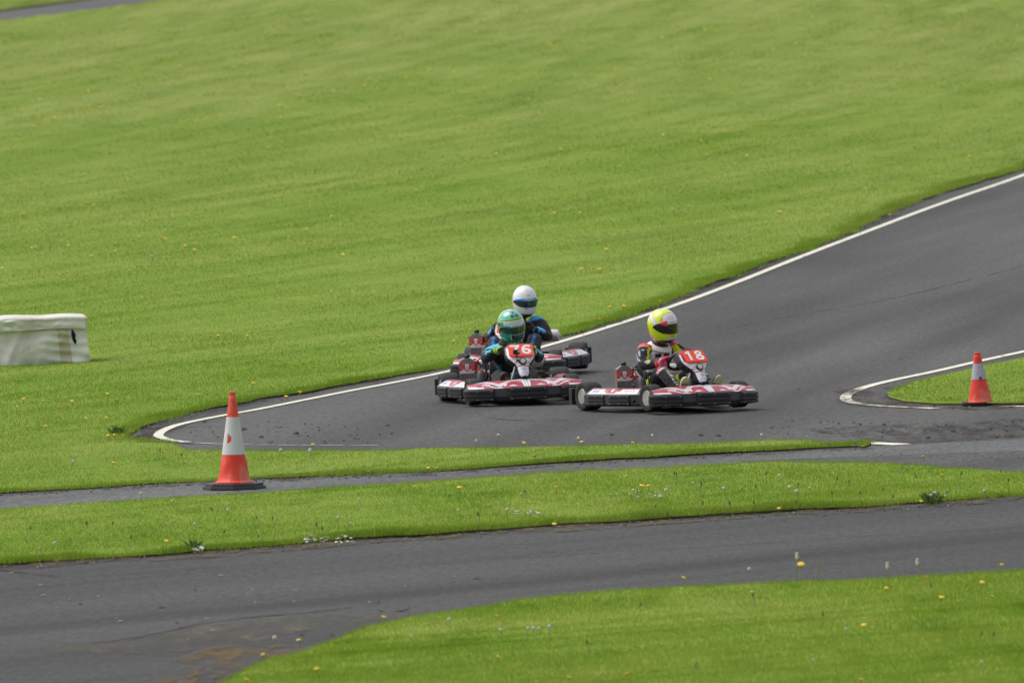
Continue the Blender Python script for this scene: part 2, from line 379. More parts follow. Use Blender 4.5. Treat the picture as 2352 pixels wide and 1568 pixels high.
# ------------------------------------------------------------------ white lines, marks, dirt
_l = np.array(pl(LINE_L[13:])); _lx = (_l[:, 0], _l[:, 1])
lp = pl(smooth_line(LINE_L[4:], 6))
ribbon('edge_line', pl(smooth_line(LINE_L[:5], 6)), .016, .016, .006, M['wornline'], 'broken remains of white line under the grass strip edge', 'painted line')
ribbon('edge_line', lp,   .043, .043, .006, M['line'], 'long white painted line along the outer track edge', 'painted line')
ip = pl(smooth_line(INF_L, 6))
ribbon('edge_line', ip, .05, .05, .006, M['line'], 'white painted line curving round the infield tip', 'painted line')
ribbon('edge_line', pl([(1990,1018),(2030,1020),(2074,1022)]), .10, .10, .0075, M['line'], 'short worn white line at the tip of the grass strip', 'painted line')
ribbon('edge_line', pl([(2300,934),(2352,934),(2500,931)]), .07, .07, .006, M['line'], 'faded white line fragment right of the small cone', 'painted line')
ribbon('track_seam', pl(smooth_line([(1690,752),(1800,730),(1900,712),(2040,688),(2180,655),(2352,610),(2700,500)], 5)), .011, .011, .004, M['seam'], 'thin dark seam across the track behind the yellow helmet', 'seam')
ribbon('track_seam', pl(smooth_line([(1130,940),(1100,950),(1125,960),(1200,966),(1270,966),(1330,964)], 6)), .02, .02, .004, M['seam'], 'curled dark crack below the middle kart', 'crack')
ribbon('road_seam', pl(smooth_line([(1000,1297),(1176,1284),(1700,1252),(2050,1228),(2352,1212),(2800,1184)], 8)), .012, .012, .0065, M['seam'], 'thin dark joint along the front road', 'seam')
ribbon('road_seam', pl(smooth_line([(210,1478),(330,1462),(470,1432),(600,1416),(740,1404),(880,1384)], 6)), .03, .03, .0065, M['seam'], 'dark crack on the front road above the moss patch', 'crack')
ribbon('worn_patch', pl(smooth_line([(150,1500),(330,1475),(480,1450),(640,1428),(800,1412)], 6)), .28, .55, .005, M['worn'], 'pale worn patch of the front road beside the foreground lawn', 'worn asphalt', 'stuff', .5, 13)
ribbon('road_seam', pl(smooth_line([(0,1310),(150,1325),(300,1318),(520,1302),(700,1290)], 6)), .012, .012, .0065, M['seam'], 'short dark crack near the far edge of the front road', 'crack')
ribbon('dirt_edge', pl(smooth_line(MID_BOT, 14)), .45, .25, .010, M['dirt'], 'tan dirt along the far edge of the front road', 'dirt', 'stuff', .5, 3)
ribbon('dirt_edge', pl(smooth_line(STRIP_BOT, 10)), .35, .2, .0115, M['mud'], 'dark earth along the near edge of the grass strip', 'dirt', 'stuff', .5, 4)
ribbon('dirt_edge', pl(smooth_line(HILL_EDGE[3:], 10)), .16, .3, .0075, M['mud'], 'dark crumbled earth between hillside grass and white line', 'dirt', 'stuff', .4, 5)
ribbon('dirt_edge', pl(smooth_line(FORE_TOP[:6], 8)), .45, .3, .011, M['moss'], 'orange moss and dirt beside the foreground lawn', 'dirt', 'stuff', .6, 6)
ribbon('dirt_edge', pl(smooth_line(INF_EDGE[7:14], 8)), .3, .55, .009, M['mud'], 'reddish broken earth under the small cone', 'dirt', 'stuff', .4, 8)
sheet('moss_patch', pl([(300,1640),(335,1575),(370,1548),(430,1533),(480,1540),(500,1560),(480,1640)]), .012, M['moss'], 'orange moss on asphalt at the bottom left', 'moss')['kind'] = 'stuff'
sheet('mud_patch', pl([(1830,985),(2352,962),(2600,955),(2600,1003),(2352,1006),(2080,1020),(1960,1006)]), .0045, M['mud'], 'brown mud and rubble on the track right of the strip', 'mud')['kind'] = 'stuff'
sheet('mud_patch', pl([(300,1000),(345,985),(420,966),(440,975),(395,990),(385,1003),(420,1016),(460,1021),(330,1020)]), .0045, M['mud'], 'crumbled dark verge outside the left hairpin line', 'mud')['kind'] = 'stuff'

# ------------------------------------------------------------------ turf and grass
def inside(px, py, poly):
    c = np.zeros(px.shape, bool); n = len(poly); j = n-1
    for i in range(n):
        xi, yi = poly[i]; xj, yj = poly[j]
        if yi != yj:
            k = ((yi > py) != (yj > py)) & (px < (xj-xi)*(py-yi)/(yj-yi)+xi); c ^= k
        j = i
    return c
def turf(name, poly, label, pxr, pyr, sx=24, sy=6):
    n = len(poly)
    gx, gy = np.meshgrid(np.arange(pxr[0], pxr[1], sx, dtype=float), np.arange(pyr[0], pyr[1], sy, dtype=float))
    gx = gx + (np.arange(gx.shape[0])[:, None] % 2)*sx*.5
    X, Y = gpn(gx.ravel(), gy.ravel(), .03)
    k = inside(X, Y, poly); X = X[k]; Y = Y[k]
    P = [Vector(p) for p in poly] + [Vector((float(a), float(b))) for a, b in zip(X, Y)]
    E = [(i, (i+1) % n) for i in range(n)]
    vo, eo, fo, *_ = delaunay_2d_cdt(P, E, [], 1, 1e-5)
    V = np.array([(v.x, v.y) for v in vo]); Z = tz(V[:, 0], V[:, 1])
    me = bpy.data.meshes.new(name)
    me.from_pydata([(float(a), float(b), float(z)) for (a, b), z in zip(V, Z)], [], [tuple(f) for f in fo]); me.update()
    bm = bmesh.new(); bm.from_mesh(me)
    bmesh.ops.recalc_face_normals(bm, faces=bm.faces)
    if sum(f.normal.z for f in bm.faces) < 0: bmesh.ops.reverse_faces(bm, faces=bm.faces)
    be = [e for e in bm.edges if e.is_boundary]
    for v in {v for e in be for v in e.verts}: v.co.z = min(v.co.z, .019)
    r = bmesh.ops.extrude_edge_only(bm, edges=be)
    for v in r['geom']:
        if isinstance(v, bmesh.types.BMVert): v.co.z = -.02
    for f in r['geom']:
        if isinstance(f, bmesh.types.BMFace): f.material_index = 1
    for f in bm.faces: f.smooth = True
    bm.to_mesh(me); bm.free()
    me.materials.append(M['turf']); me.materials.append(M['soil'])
    return tag(link(bpy.data.objects.new(name, me)), label, 'lawn', kind='structure')
def dens(pts, step=26):
    out = []
    for a, b in zip(pts[:-1], pts[1:]):
        n = max(1, int(math.hypot(b[0]-a[0], b[1]-a[1])/step))
        for i in range(n): out.append((a[0]+(b[0]-a[0])*i/n, a[1]+(b[1]-a[1])*i/n))
    out.append(pts[-1]); return out
def wob(poly, amt=.05, seed=0):
    return [(x+amt*2*(float(vn(x*3.1, y*1.3, seed))-.5), y+amt*5*(float(vn(x*2.7+9, y*1.1, seed+1))-.5)) for x, y in poly]
edge_hill = wob(wob(pl(dens([(x, y+(4 if x > 500 else 0)) for x, y in HILL_EDGE], 14)), .03, 1), .02, 11)
edge_sb = wob(pl(dens(STRIP_TIP+STRIP_BOT)), .05, 2)
edge_mb = wob(pl(dens(MID_BOT)), .06, 3)
_ie = dens(INF_EDGE); edge_inf = [tuple(gp(x, y, .048*float(sst(912, 880, y) if x < 2200 or y < 860 else 0) if not (y > 905) else 0).xy) for x, y in _ie]
P_HILL = edge_hill + pl(dens(STRIP_TOP), TOP) + edge_sb + pl(dens(FAR_NEAR), TOP)
P_FAR = pl(FAR_FAR) + pl([(-700,-250),(2900,-450)])
P_MID = pl(dens(MID_TOP), TOP) + edge_mb
P_FORE = pl(dens(FORE_TOP), TOP) + pl([(2900,1800),(2000,1850),(1000,1850),(300,1850)], .03)
P_INF = edge_inf
turf('hillside_lawn', P_HILL, 'mown green hillside rising behind the karts with its strip round the hairpin', (-60, 2420), (-20, 1140))
turf('far_lawn', P_FAR, 'sliver of grass beyond the distant road at top left', (-60, 400), (-200, 30), 40, 12)
turf('verge_lawn', P_MID, 'green verge between the narrow path and the front road', (-60, 2420), (1040, 1310))
turf('foreground_lawn', P_FORE, 'bright green lawn at the bottom right corner', (300, 2420), (1280, 1620))
turf('infield_lawn', P_INF, 'green infield behind the small traffic cone', (2030, 2420), (780, 935))

def blades(name, poly, label, pxr, pyr, n, hmul=1.0, edges=(), edge_n=0, seed=0):
    rng = np.random.default_rng(seed)
    px = rng.uniform(*pxr, n); py = rng.uniform(*pyr, n)
    X, Y = gpn(px, py, .03); k = inside(X, Y, poly); X = X[k]; Y = Y[k]
    clump = vn(X*1.5+Y*.2, Y*.55, 21)*.6 + vn(X*.35, Y*.12, 22)*.4
    Hh = (.020+.030*rng.random(X.size))*(.65+.75*clump)*hmul
    lean = rng.normal(0, .45, X.size)
    tint = np.clip(rng.random(X.size)*.88 + .06, 0, 1)
    straw = rng.random(X.size) < .012; tint[straw] = 1.0
    if edges:
        for e in edges:
            P = np.array(e); seg = np.hypot(*np.diff(P, axis=0).T); s = np.concatenate([[0], np.cumsum(seg)])
            t = rng.uniform(0, s[-1], int(edge_n*len(e)/100)+edge_n)
            ex = np.interp(t, s, P[:, 0]); ey = np.interp(t, s, P[:, 1])
            k = np.clip(np.searchsorted(s, t)-1, 0, len(seg)-1); tx, ty = (P[k+1]-P[k]).T/np.maximum(seg[k], 1e-6)
            nx, ny = -ty, tx; sg = np.where(inside(ex+nx*.12, ey+ny*.12, poly), 1, -1)
            o = np.abs(rng.normal(0, .11, t.size))-rng.random(t.size)**2*.07
            cr = (vn(ex*2.3, ey*.9, 41) > .62) & (rng.random(t.size) < .30); o = np.where(cr, -rng.random(t.size)**1.5*(.09 if name == 'grass' and hmul < .6 else .20), o)      # tufts creeping over the edge
            ex = ex+nx*sg*o+rng.normal(0, .02, t.size); ey = ey+ny*sg*o+rng.normal(0, .05, t.size)
            cl = vn(ex*1.3+ey*.5, ey*.4, 31); cl2 = vn(ex*4, ey*1.5, 32)
            keep = rng.random(t.size) < .30+1.2*cl*cl; ex = ex[keep]; ey = ey[keep]; cl = cl[keep]; cl2 = cl2[keep]
            X = np.concatenate([X, ex]); Y = np.concatenate([Y, ey])
            Hh = np.concatenate([Hh, (.022+.030*rng.random(ex.size)+(.045 if hmul < .6 else .085)*cl*cl2)*max(hmul, .62)])
            lean = np.concatenate([lean, rng.normal(0, .8, ex.size)])
            tint = np.concatenate([tint, np.clip(rng.random(ex.size)**1.25*.8, 0, 1)])
    N = X.size; Z = tz(X, Y)-.006
    d = np.hypot(X, Y); az = rng.uniform(0, 2*np.pi, N); wd = .0027*(d/110)*(.7+.8*rng.random(N))
    ax = np.cos(rng.normal(0, .9, N)); ay = np.sin(rng.normal(0, .9, N))
    V = np.empty((N, 3, 3), np.float32)
    V[:, 0, 0] = X-ax*wd; V[:, 0, 1] = Y-ay*wd; V[:, 0, 2] = Z
    V[:, 1, 0] = X+ax*wd; V[:, 1, 1] = Y+ay*wd; V[:, 1, 2] = Z
    V[:, 2, 0] = X+np.cos(az)*np.abs(lean)*Hh; V[:, 2, 1] = Y+np.sin(az)*np.abs(lean)*Hh; V[:, 2, 2] = Z+Hh
    me = bpy.data.meshes.new(name)
    me.vertices.add(3*N); me.vertices.foreach_set('co', V.ravel())
    me.loops.add(3*N); me.loops.foreach_set('vertex_index', np.arange(3*N, dtype=np.int32))
    me.polygons.add(N); me.polygons.foreach_set('loop_start', np.arange(0, 3*N, 3, dtype=np.int32))
    a = me.attributes.new('tint', 'FLOAT', 'POINT'); a.data.foreach_set('value', np.repeat(tint.astype(np.float32), 3))
    me.update(); me.materials.append(M['blade'])
    return tag(link(bpy.data.objects.new(name, me)), label, 'grass', kind='stuff')
blades('grass', P_HILL, 'short grass on the hillside and the strip round the hairpin', (-420, 2770), (-60, 1170), 1400000, .56, (edge_hill[14:], edge_sb), 22000, 1)
blades('grass', P_FAR, 'distant grass beyond the far road', (-80, 420), (-60, 40), 12000, 1.0, seed=2)
blades('grass', P_MID, 'grass with seed heads on the verge beside the front road', (-420, 2770), (1030, 1340), 430000, .66, (edge_mb,), 22000, 3)
blades('grass', P_FORE, 'bright blurred grass of the foreground lawn', (200, 2770), (1260, 1740), 540000, .66, seed=4)
blades('grass', P_INF, 'grass behind the small traffic cone', (2000, 2770), (690, 945), 75000, .55, (edge_inf[len(edge_inf)*2//3:],), 2500, 5)

# ------------------------------------------------------------------ small 5x7 lettering used inside graphics
FONT57 = {'0':'01110 10001 10011 10101 11001 10001 01110','1':'00100 01100 00100 00100 00100 00100 01110','C':'01111 10000 10000 10000 10000 10000 01111',
 'L':'10000 10000 10000 10000 10000 10000 11111','U':'10001 10001 10001 10001 10001 10001 01110','B':'11110 10001 10001 11110 10001 10001 11110',
 'M':'10001 11011 10101 10101 10001 10001 10001','A':'01110 10001 10001 11111 10001 10001 10001','R':'11110 10001 10001 11110 10100 10010 10001',
 'T':'11111 00100 00100 00100 00100 00100 00100','I':'01110 00100 00100 00100 00100 00100 01110','N':'10001 11001 10101 10011 10001 10001 10001',
 'S':'01111 10000 10000 01110 00001 00001 11110','F':'11111 10000 10000 11110 10000 10000 10000','b':'10000 10000 11110 10001 10001 10001 11110',
 'i':'00100 00000 01100 00100 00100 00100 01110','r':'00000 00000 10110 11000 10000 10000 10000','e':'00000 00000 01110 10001 11111 10000 01110',
 'l':'01100 00100 00100 00100 00100 00100 01110',' ':'00000 '*7}
FONT57 = {k: v.split() for k, v in FONT57.items()}
def txt(s, u, v):
    """u, v in 0..1 inside the line of lettering (v up)"""
    if not (0 <= u < 1 and 0 <= v < 1): return False
    n = len(s)*6-1; c = int(u*n); ch = c//6; k = c % 6
    if k == 5: return False
    return FONT57[s[ch]][6-int(v*7)][k] == '1'
def seg_d(p, a, b):
    ax, ay = a; bx, by = b; px, py = p; dx, dy = bx-ax, by-ay; L = dx*dx+dy*dy
    t = max(0, min(1, ((px-ax)*dx+(py-ay)*dy)/L)) if L else 0
    return math.hypot(px-ax-t*dx, py-ay-t*dy)
def inpoly(p, poly):
    x, y = p; c = False; j = len(poly)-1
    for i in range(len(poly)):
        xi, yi = poly[i]; xj, yj = poly[j]
        if (yi > y) != (yj > y) and x < (xj-xi)*(y-yi)/(yj-yi)+xi: c = not c
        j = i
    return c
def lerp(a, b, t): return a+(b-a)*t
def pw(xs, ys, x):
    return float(np.interp(x, xs, ys))
RED = (.40, .036, .060); WHT = (.74, .74, .76); BLK = (.014, .014, .016); PUR = (.16, .10, .30); GRY = (.34, .35, .38)
SHIELD = [(-1, 1), (1, 1), (1, -.35), (0, -1), (-1, -.35)]

# ------------------------------------------------------------------ kart pieces (x forward, y driver's left, z up)
def xf(y): return pw([0, .19, .29, .46, .54], [.82, .82, .795, .735, .675], abs(y))
def xb(y): return pw([0, .30, .54], [.63, .625, .60], abs(y))
def zb(y): return pw([0, .35, .54], [.218, .210, .184], abs(y))
def nose_col(y, w):
    a = abs(y); s = 1 if y > 0 else -1
    if a < .028+.12*w: return WHT if abs(a-.012) > .003 else GRY
    if txt('100', (s*0+ (y-(.335 if y > 0 else -.415)))/.08, (w-.055)/.05): return WHT
    d = min(seg_d((a, w), (0, .165), (.15, .150)), seg_d((a, w), (.15, .150), (.255, .045)), seg_d((a, w), (.255, .045), (.385, .165)), seg_d((a, w), (.385, .165), (.45, .17)))
    if d < .0225: return GRY if abs(d-.010) < .0035 and a > .08 else WHT
    if seg_d((a, w), (.31, .02), (.39, .075)) < .007 or seg_d((a, w), (.30, .01), (.23, .0)) < .006: return WHT
    if abs(a-.13) < .05 and w > .03 and w < .055-.5*abs(a-.13): return WHT
    if inpoly(((a-.205)/.016, (w-.055)/.022), SHIELD): return WHT
    if a > .40 and w < .028: return WHT
    if a > .35 and w > .14 and abs((w-.14)-(a-.35)*.4) < .008: return WHT
    if .28 < a < .36 and .02 < w < .1 and s < 0: return (.17, .02, .05)
    return RED
def nose_mesh():
    b = MB(); ny = 400; nv = 70
    def S(u, v):
        y = -.54+1.08*u; a, c = xf(y), xb(y); z0 = .152; z1 = zb(y)
        return (lerp(a, c, v), y, lerp(z0, z1, v)+.012*math.sin(math.pi*v))
    b.grid(S, ny, nv, lambda u, v: nose_col(-.54+1.08*u, v*.20))
    low = [(-.010, .152), (0, .142), (0, .078), (-.03, .045), (-.10, .055)]
    def Lw(u, v):
        y = -.54+1.08*u; k = v*4; i = min(3, int(k)); t = k-i
        return (xf(y)+lerp(low[i][0], low[i+1][0], t), y, lerp(low[i][1], low[i+1][1], t)+(0 if v > 0 else 0))
    b.grid(Lw, 60, 4, (.040, .041, .044), 1, True)
    def Bk(u, v):
        y = -.54+1.08*u; return (xb(y)-.012*v, y, lerp(zb(y), .08, v))
    b.grid(Bk, 60, 2, BLK, 1)
    for s in (-1, 1):
        y = .54*s; n = [S((y+.54)/1.08, k/8) for k in range(9)]+[(xb(y)-.012, y, .08)]+[(xf(y)+p, y, z) for p, z in low[::-1]]
        b.add(n, [tuple(range(len(n)))], (.03, .03, .033), 1)
    return b
def pad_mesh(path, z0, z1, depth=.028, holes=True):
    """ribbed rubber-like bumper pad following a plan path (list of xy), bulging to its outer side (right of travel)"""
    b = MB(); P = [Vector(p) for p in path]; L = [0]
    for i in range(1, len(P)): L.append(L[-1]+(P[i]-P[i-1]).length)
    zs = [0, .05, .10, .27, .30, .34, .37, .60, .63, .67, .70, .90, .95, 1]
    ds = [-.3, .55, 1, 1, .62, .62, 1, 1, .62, .62, 1, 1, .55, -.3]
    def at(s):
        s *= L[-1]
        for i in range(1, len(P)):
            if s <= L[i]+1e-9: break
        t = (s-L[i-1])/(L[i]-L[i-1]); p = P[i-1].lerp(P[i], t); d = (P[i]-P[i-1]).normalized(); return p, Vector((d.y, -d.x))
    us = [0, .02, .05, .1]+[.1+.8*k/10 for k in range(1, 10)]+[.9, .95, .98, 1]
    ud = [-.3, .5, .95, 1]+[1]*9+[1, .95, .5, -.3]
    nu, nv = len(us)-1, len(zs)-1; vs = []
    for j in range(nv+1):
        for i in range(nu+1):
            p, n = at(us[i]); q = p+n*depth*min(ds[j], ud[i])
            vs.append((q.x, q.y, lerp(z0, z1, zs[j])))
    b.add(vs, [(j*(nu+1)+i, j*(nu+1)+i+1, (j+1)*(nu+1)+i+1, (j+1)*(nu+1)+i) for j in range(nv) for i in range(nu)], BLK)
    if holes:
        for s in (.08, .5, .92):
            for zz in (.15, .82):
                p, n = at(s); q = p+n*(depth+.001); c = lerp(z0, z1, zz); t = Vector((-n.y, n.x))
                for k in range(1):
                    r = .006; ring = [(q.x+t.x*r*math.cos(a), q.y+t.y*r*math.cos(a), c+r*math.sin(a)) for a in [2*math.pi*i/8 for i in range(8)]]
                    b.add(ring, [tuple(range(8))], BLK, 1)
    return b
POD = [(.28, -.455), (.20, -.515), (-.06, -.60), (-.30, -.655), (-.37, -.655)]
POD_SEC = [(-.03, .040), (0, .058), (.004, .142), (-.006, .150), (-.088, .196), (-.105, .200), (-.175, .196), (-.175, .06)]
def pod_frames(side):
    P = [Vector(p) for p in POD]; out = []
    for k in range(len(P)):
        t = (P[min(k+1, len(P)-1)]-P[max(k-1, 0)]).normalized(); n = Vector((t.y, -t.x))   # outward for the right pod
        if n.y > 0: n = -n
        out.append((P[k], n))
    return out
def pod_at(u, frames):
    L = [0]
    for i in range(1, len(frames)): L.append(L[-1]+(frames[i][0]-frames[i-1][0]).length)
    s = u*L[-1]
    for i in range(1, len(frames)):
        if s <= L[i]+1e-9: break
    t = (s-L[i-1])/(L[i]-L[i-1]); return frames[i-1][0].lerp(frames[i][0], t), frames[i-1][1].lerp(frames[i][1], t).normalized()
def pod_col(u, v, side):
    # u 0 front -> 1 rear, v 0 lower -> 1 upper edge of the sloping face
    if u < .04 or u > .93: return (.03, .03, .034)
    uu = (u-.04)/.89; x = uu-.52
    if v > .86: return RED
    if abs(x) < .17 and v > .1 and abs(x) < .05+.22*v:
        if abs(x) < .02 and v > .4: return WHT
        if abs(abs(x)-.10) < .02 and abs(v-.42) < .05: return WHT
        return RED
    t = (1-uu) if side < 0 else uu
    if txt('birel', (t-.74)/.19, (v-.25)/.42): return PUR
    if .06 < t < .22 and .25 < v < .7 and (int(t*60) % 3): return (.22, .20, .42)
    return WHT
def pod_mesh(side):
    b = MB(); fr = pod_frames(side)
    def sec(u, o, z):
        p, n = pod_at(u, fr); q = p+n*o; return (q.x, q.y*(-side), z)
    a, c = POD_SEC[3], POD_SEC[4]
    b.grid(lambda u, v: sec(u, lerp(a[0], c[0], v)+.006*math.sin(math.pi*v), lerp(a[1], c[1], v)), 240, 40, lambda u, v: pod_col(u, v, side))
    for (i, j) in ((0, 1), (1, 2), (2, 3), (4, 5), (5, 6), (6, 7)):
        p, q = POD_SEC[i], POD_SEC[j]
        b.grid(lambda u, v: sec(u, lerp(p[0], q[0], v), lerp(p[1], q[1], v)), 24, 1, RED if i == 5 else (.032, .033, .036), 0 if i == 5 else 1)
    for u in (0, 1): b.add([sec(u, *p) for p in POD_SEC], [tuple(range(len(POD_SEC)))], BLK, 1)
    return b
def pod_pads(side):
    fr = pod_frames(side); out = []
    for (u0, u1) in ((.13, .50), (.58, .90)):
        pts = []
        for k in range(7):
            p, n = pod_at(lerp(u0, u1, k/6), fr); pts.append((p.x, p.y*(-side)))
        if side < 0: pts = pts            # right pod: travel front->rear has its outer side on the right
        else: pts = pts[::-1]
        # make sure the bulge points outward
        d = Vector(pts[-1])-Vector(pts[0]); nn = Vector((d.y, -d.x))
        if nn.y*side < 0: pts = pts[::-1]
        out.append(pad_mesh(pts, .050, .144, .020))
    return out
def tyre_mesh(r, wd):
    w2 = wd/2; ri = .064
    return MB().lathe([(ri, -w2*.86), (ri+.012, -w2*.95), (r*.80, -w2), (r*.93, -w2*.95), (r*.985, -w2*.78), (r, -w2*.4), (r, w2*.4), (r*.985, w2*.78), (r*.93, w2*.95), (r*.80, w2), (ri+.012, w2*.95), (ri, w2*.86), (ri-.004, 0), (ri, -w2*.86)], 40, 'y')
def rim_mesh(wd):
    w2 = wd/2; b = MB()
    for s in (-1, 1):
        b.lathe([(.067, s*w2*.90), (.064, s*w2*.93), (.059, s*w2*.80), (.050, s*w2*.10), (.03, s*w2*-.05), (.024, s*w2*.5), (.018, s*w2*.55), (.0, s*w2*.55)], 32, 'y')
        for k in range(3):
            a = 2*math.pi*k/3; b.lathe([(.006, s*w2*.2), (.006, s*w2*.32), (0, s*w2*.34)], 8, 'y', (.036*math.cos(a), 0, .036*math.sin(a)))
    return b
PROF = [(.418, .520), (.440, .508), (.500, .454), (.560, .400), (.605, .356), (.640, .312), (.664, .272), (.674, .240)]
def prof(s):
    L = [0]
    for i in range(1, len(PROF)): L.append(L[-1]+math.dist(PROF[i], PROF[i-1]))
    return pw([l/L[-1] for l in L], [p[0] for p in PROF], s), pw([l/L[-1] for l in L], [p[1] for p in PROF], s)
def hw(s): return pw([0, .03, .12, .34, .46, .56, .64, .74, .86, .93, .975, 1], [.085, .108, .135, .140, .128, .098, .070, .056, .052, .047, .034, .016], s)
def panel_col(u, s):
    t = abs(2*u-1); y = (2*u-1)*hw(s)
    if t > .90 or s > .975 or s < .02: return (.05, .035, .09)
    if s < .14: return WHT if t < .7 else (.30, .03, .05)
    if s < .40: return WHT if t > .80 else RED
    if s < .70:
        k = s*.36+abs(y)*-.55
        if abs(k-.185) < .0045 or abs(k-.205) < .004: return RED
        return WHT
    if abs(s-.715) < .012: return RED
    if .76 < s < .86 and inpoly((y/.022, (.81-s)/.05), SHIELD): return (.30, .28, .50) if (int(s*160) % 3) else WHT
    if .885 < s < .905 and abs(y) < .028: return (.45, .42, .6)
    return WHT
def panel_mesh():
    b = MB(); 
    def S(u, s, back=0):
        x, z = prof(s); t = 2*u-1; y = t*hw(s)
        x -= .030*t*t; z -= .012*t*t
        return (x-back*.07, y, z-back*.035)
    b.grid(lambda u, v: S(u, v), 90, 130, panel_col)
    rim = [S(0, k/60) for k in range(61)]+[S(1, 1-k/60) for k in range(61)]
    bk = [S(0, k/60, 1) for k in range(61)]+[S(1, 1-k/60, 1) for k in range(61)]
    n = len(rim)
    b.add(rim+bk, [(i, (i+1) % n, n+(i+1) % n, n+i) for i in range(n)], BLK, 1)
    b.grid(lambda u, v: S(u, v, 1), 8, 30, BLK, 1)
    return b
def digit_mesh(ch):
    """bold numeral, about .115 tall, laid flat around its own middle"""
    b = MB(); z = [0.0]
    def band(pts, wd, close=False):
        P = [Vector(p) for p in pts]; n = len(P); vs = []; zz = z[0]; z[0] += .0004
        for k, p in enumerate(P):
            t = (P[(k+1) % n if close else min(k+1, n-1)]-P[(k-1) % n if close else max(k-1, 0)]).normalized(); m = Vector((-t.y, t.x))*wd/2
            vs += [(p.x+m.x, p.y+m.y, zz), (p.x-m.x, p.y-m.y, zz)]
        b.add(vs, [(2*k, 2*k+1, 2*((k+1) % n)+1, 2*((k+1) % n)) for k in range(n if close else n-1)])
    def ring(cx, cy, rx, ry, wd, a0=0, a1=360):
        n = 30; band([(cx+rx*math.cos(R(a0+(a1-a0)*k/n)), cy+ry*math.sin(R(a0+(a1-a0)*k/n))) for k in range(n if a1-a0 == 360 else n+1)], wd, a1-a0 == 360)
    W = .025
    if ch == '1': band([(.004, -.057), (.004, .057)], W); band([(.008, .046), (-.030, .026)], .020)
    elif ch == '7': band([(-.040, .046), (.042, .046)], .024); band([(.032, .050), (.004, 0), (-.010, -.057)], W)
    elif ch == '8': ring(0, .029, .023, .0185, .022); ring(0, -.026, .0275, .0215, .024)
    elif ch == '6': ring(0, -.022, .0275, .0245, .024); band([(-.0275, -.022), (-.0265, .006), (-.018, .030), (.000, .045), (.020, .044), (.034, .034)], .023)
    return b.mesh('digit', False)
# frame of the number plate: origin in the plate's middle, X to the viewer's right (= driver's left), Y up the plate, Z outward
pd = Vector((PROF[1][0]-PROF[3][0], 0, PROF[1][1]-PROF[3][1])).normalized()
PLM = Matrix.Translation((.502, 0, .467)) @ Matrix(((0, pd.x, pd.z*1), (1, 0, 0), (0, pd.z, -pd.x))).to_4x4()
def rrect(wd, h, r):
    out = []
    for cx, cy, a0 in ((wd/2-r, h/2-r, 0), (-wd/2+r, h/2-r, 90), (-wd/2+r, -h/2+r, 180), (wd/2-r, -h/2+r, 270)):
        out += [(cx+r*math.cos(R(a0+k*30)), cy+r*math.sin(R(a0+k*30))) for k in range(4)]
    return out
ORANGE = (.86, .065, .035)
def plate_obj(number, parent):
    b = MB().prism(rrect(.228, .142, .010), 0, .004, ORANGE, 0, PLM)
    b.box((-.110, -.080, -.006), (.110, -.069, .001), ORANGE, 0, PLM)
    o = b.build('number_plate', [M['paintsat']], parent, False)
    if number:
        for k, ch in enumerate(number):
            me = digit_mesh(ch); me.transform(PLM @ Matrix.Translation(((k-.5)*.104, .002, .0058)) @ Matrix.Scale(1.10, 4, (1, 0, 0)))
            me.materials.append(M['digit'])
            link(bpy.data.objects.new('digit', me), o)
    return o
M['digit'] = plain('digit_white', (.78, .76, .72), .5, var=.06)

SW_C = Vector((.285, 0, .432)); SW_N = Vector((-.62, 0, .785)).normalized(); SW_E1 = Vector((0, 1, 0)); SW_E2 = Vector((.785, 0, .62)).normalized(); SW_R = .135
def sw(a): return SW_C + (SW_E1*math.cos(R(a)) + SW_E2*math.sin(R(a)))*SW_R
CACHE = {}
def once(key, fn):
    if key not in CACHE: CACHE[key] = fn()
    return CACHE[key]
def put(name, key, fn, mats, parent, smooth=True, bevel=0, solid=0):
    """build a part once, then link further copies that share its mesh"""
    if key not in CACHE:
        CACHE[key] = fn().build(name, mats, parent, smooth, bevel, solid); return CACHE[key]
    o = CACHE[key].copy(); o.parent = parent; o.name = name; COL.objects.link(o); return o

def frame_mesh():
    b = MB()
    for s in (-1, 1):
        b.tube([(.60, .16*s, .06), (.45, .19*s, .055), (.1, .27*s, .055), (-.3, .30*s, .06), (-.55, .30*s, .075)], .015)
        b.tube([(.28, .30*s, .07), (.24, .50*s, .09), (-.28, .57*s, .09), (-.33, .30*s, .08)], .011)
        b.tube([(.44, .16*s, .10), (.47, .40*s, .12)], .014); b.tube([(.40, .02*s, .15), (.44, .36*s, .13)], .0075, mi=1)
        b.tube([(.50, .36*s, .115), (.50, .41*s, .115)], .02, mi=1)
    b.tube([(.66, -.30, .10), (.72, -.18, .10), (.72, .18, .10), (.66, .30, .10)], .012)
    b.tube([(.58, -.17, .06), (.62, 0, .06), (.58, .17, .06)], .014); b.tube([(-.5, -.56, .125), (-.5, .56, .125)], .016, mi=1)
    b.box((-.35, -.27, .033), (.60, .27, .039), mi=0)
    b.tube([(.30, 0, .42), (.50, 0, .13)], .011, mi=1); b.tube([(.58, .22, .205), (.57, .42, .190)], .010, mi=2); b.tube([(.52, -.10, .20), (.53, -.06, .33)], .010, mi=2)
    for s in (-1, 1): b.tube([(.58, .06*s, .055), (.50, .03*s, .30), (.47, .02*s, .38)], .009)
    return b
def bumper_mesh():
    b = MB(); b.tube([(-.50, -.42, .12), (-.64, -.40, .12), (-.66, -.2, .12), (-.66, .2, .12), (-.64, .40, .12), (-.50, .42, .12)], .014)
    for s in (-1, 1): b.box((-.69, .50*s-.13, .050), (-.635, .50*s+.13, .195))
    b.box((-.69, -.44, .075), (-.655, .44, .17)); return b
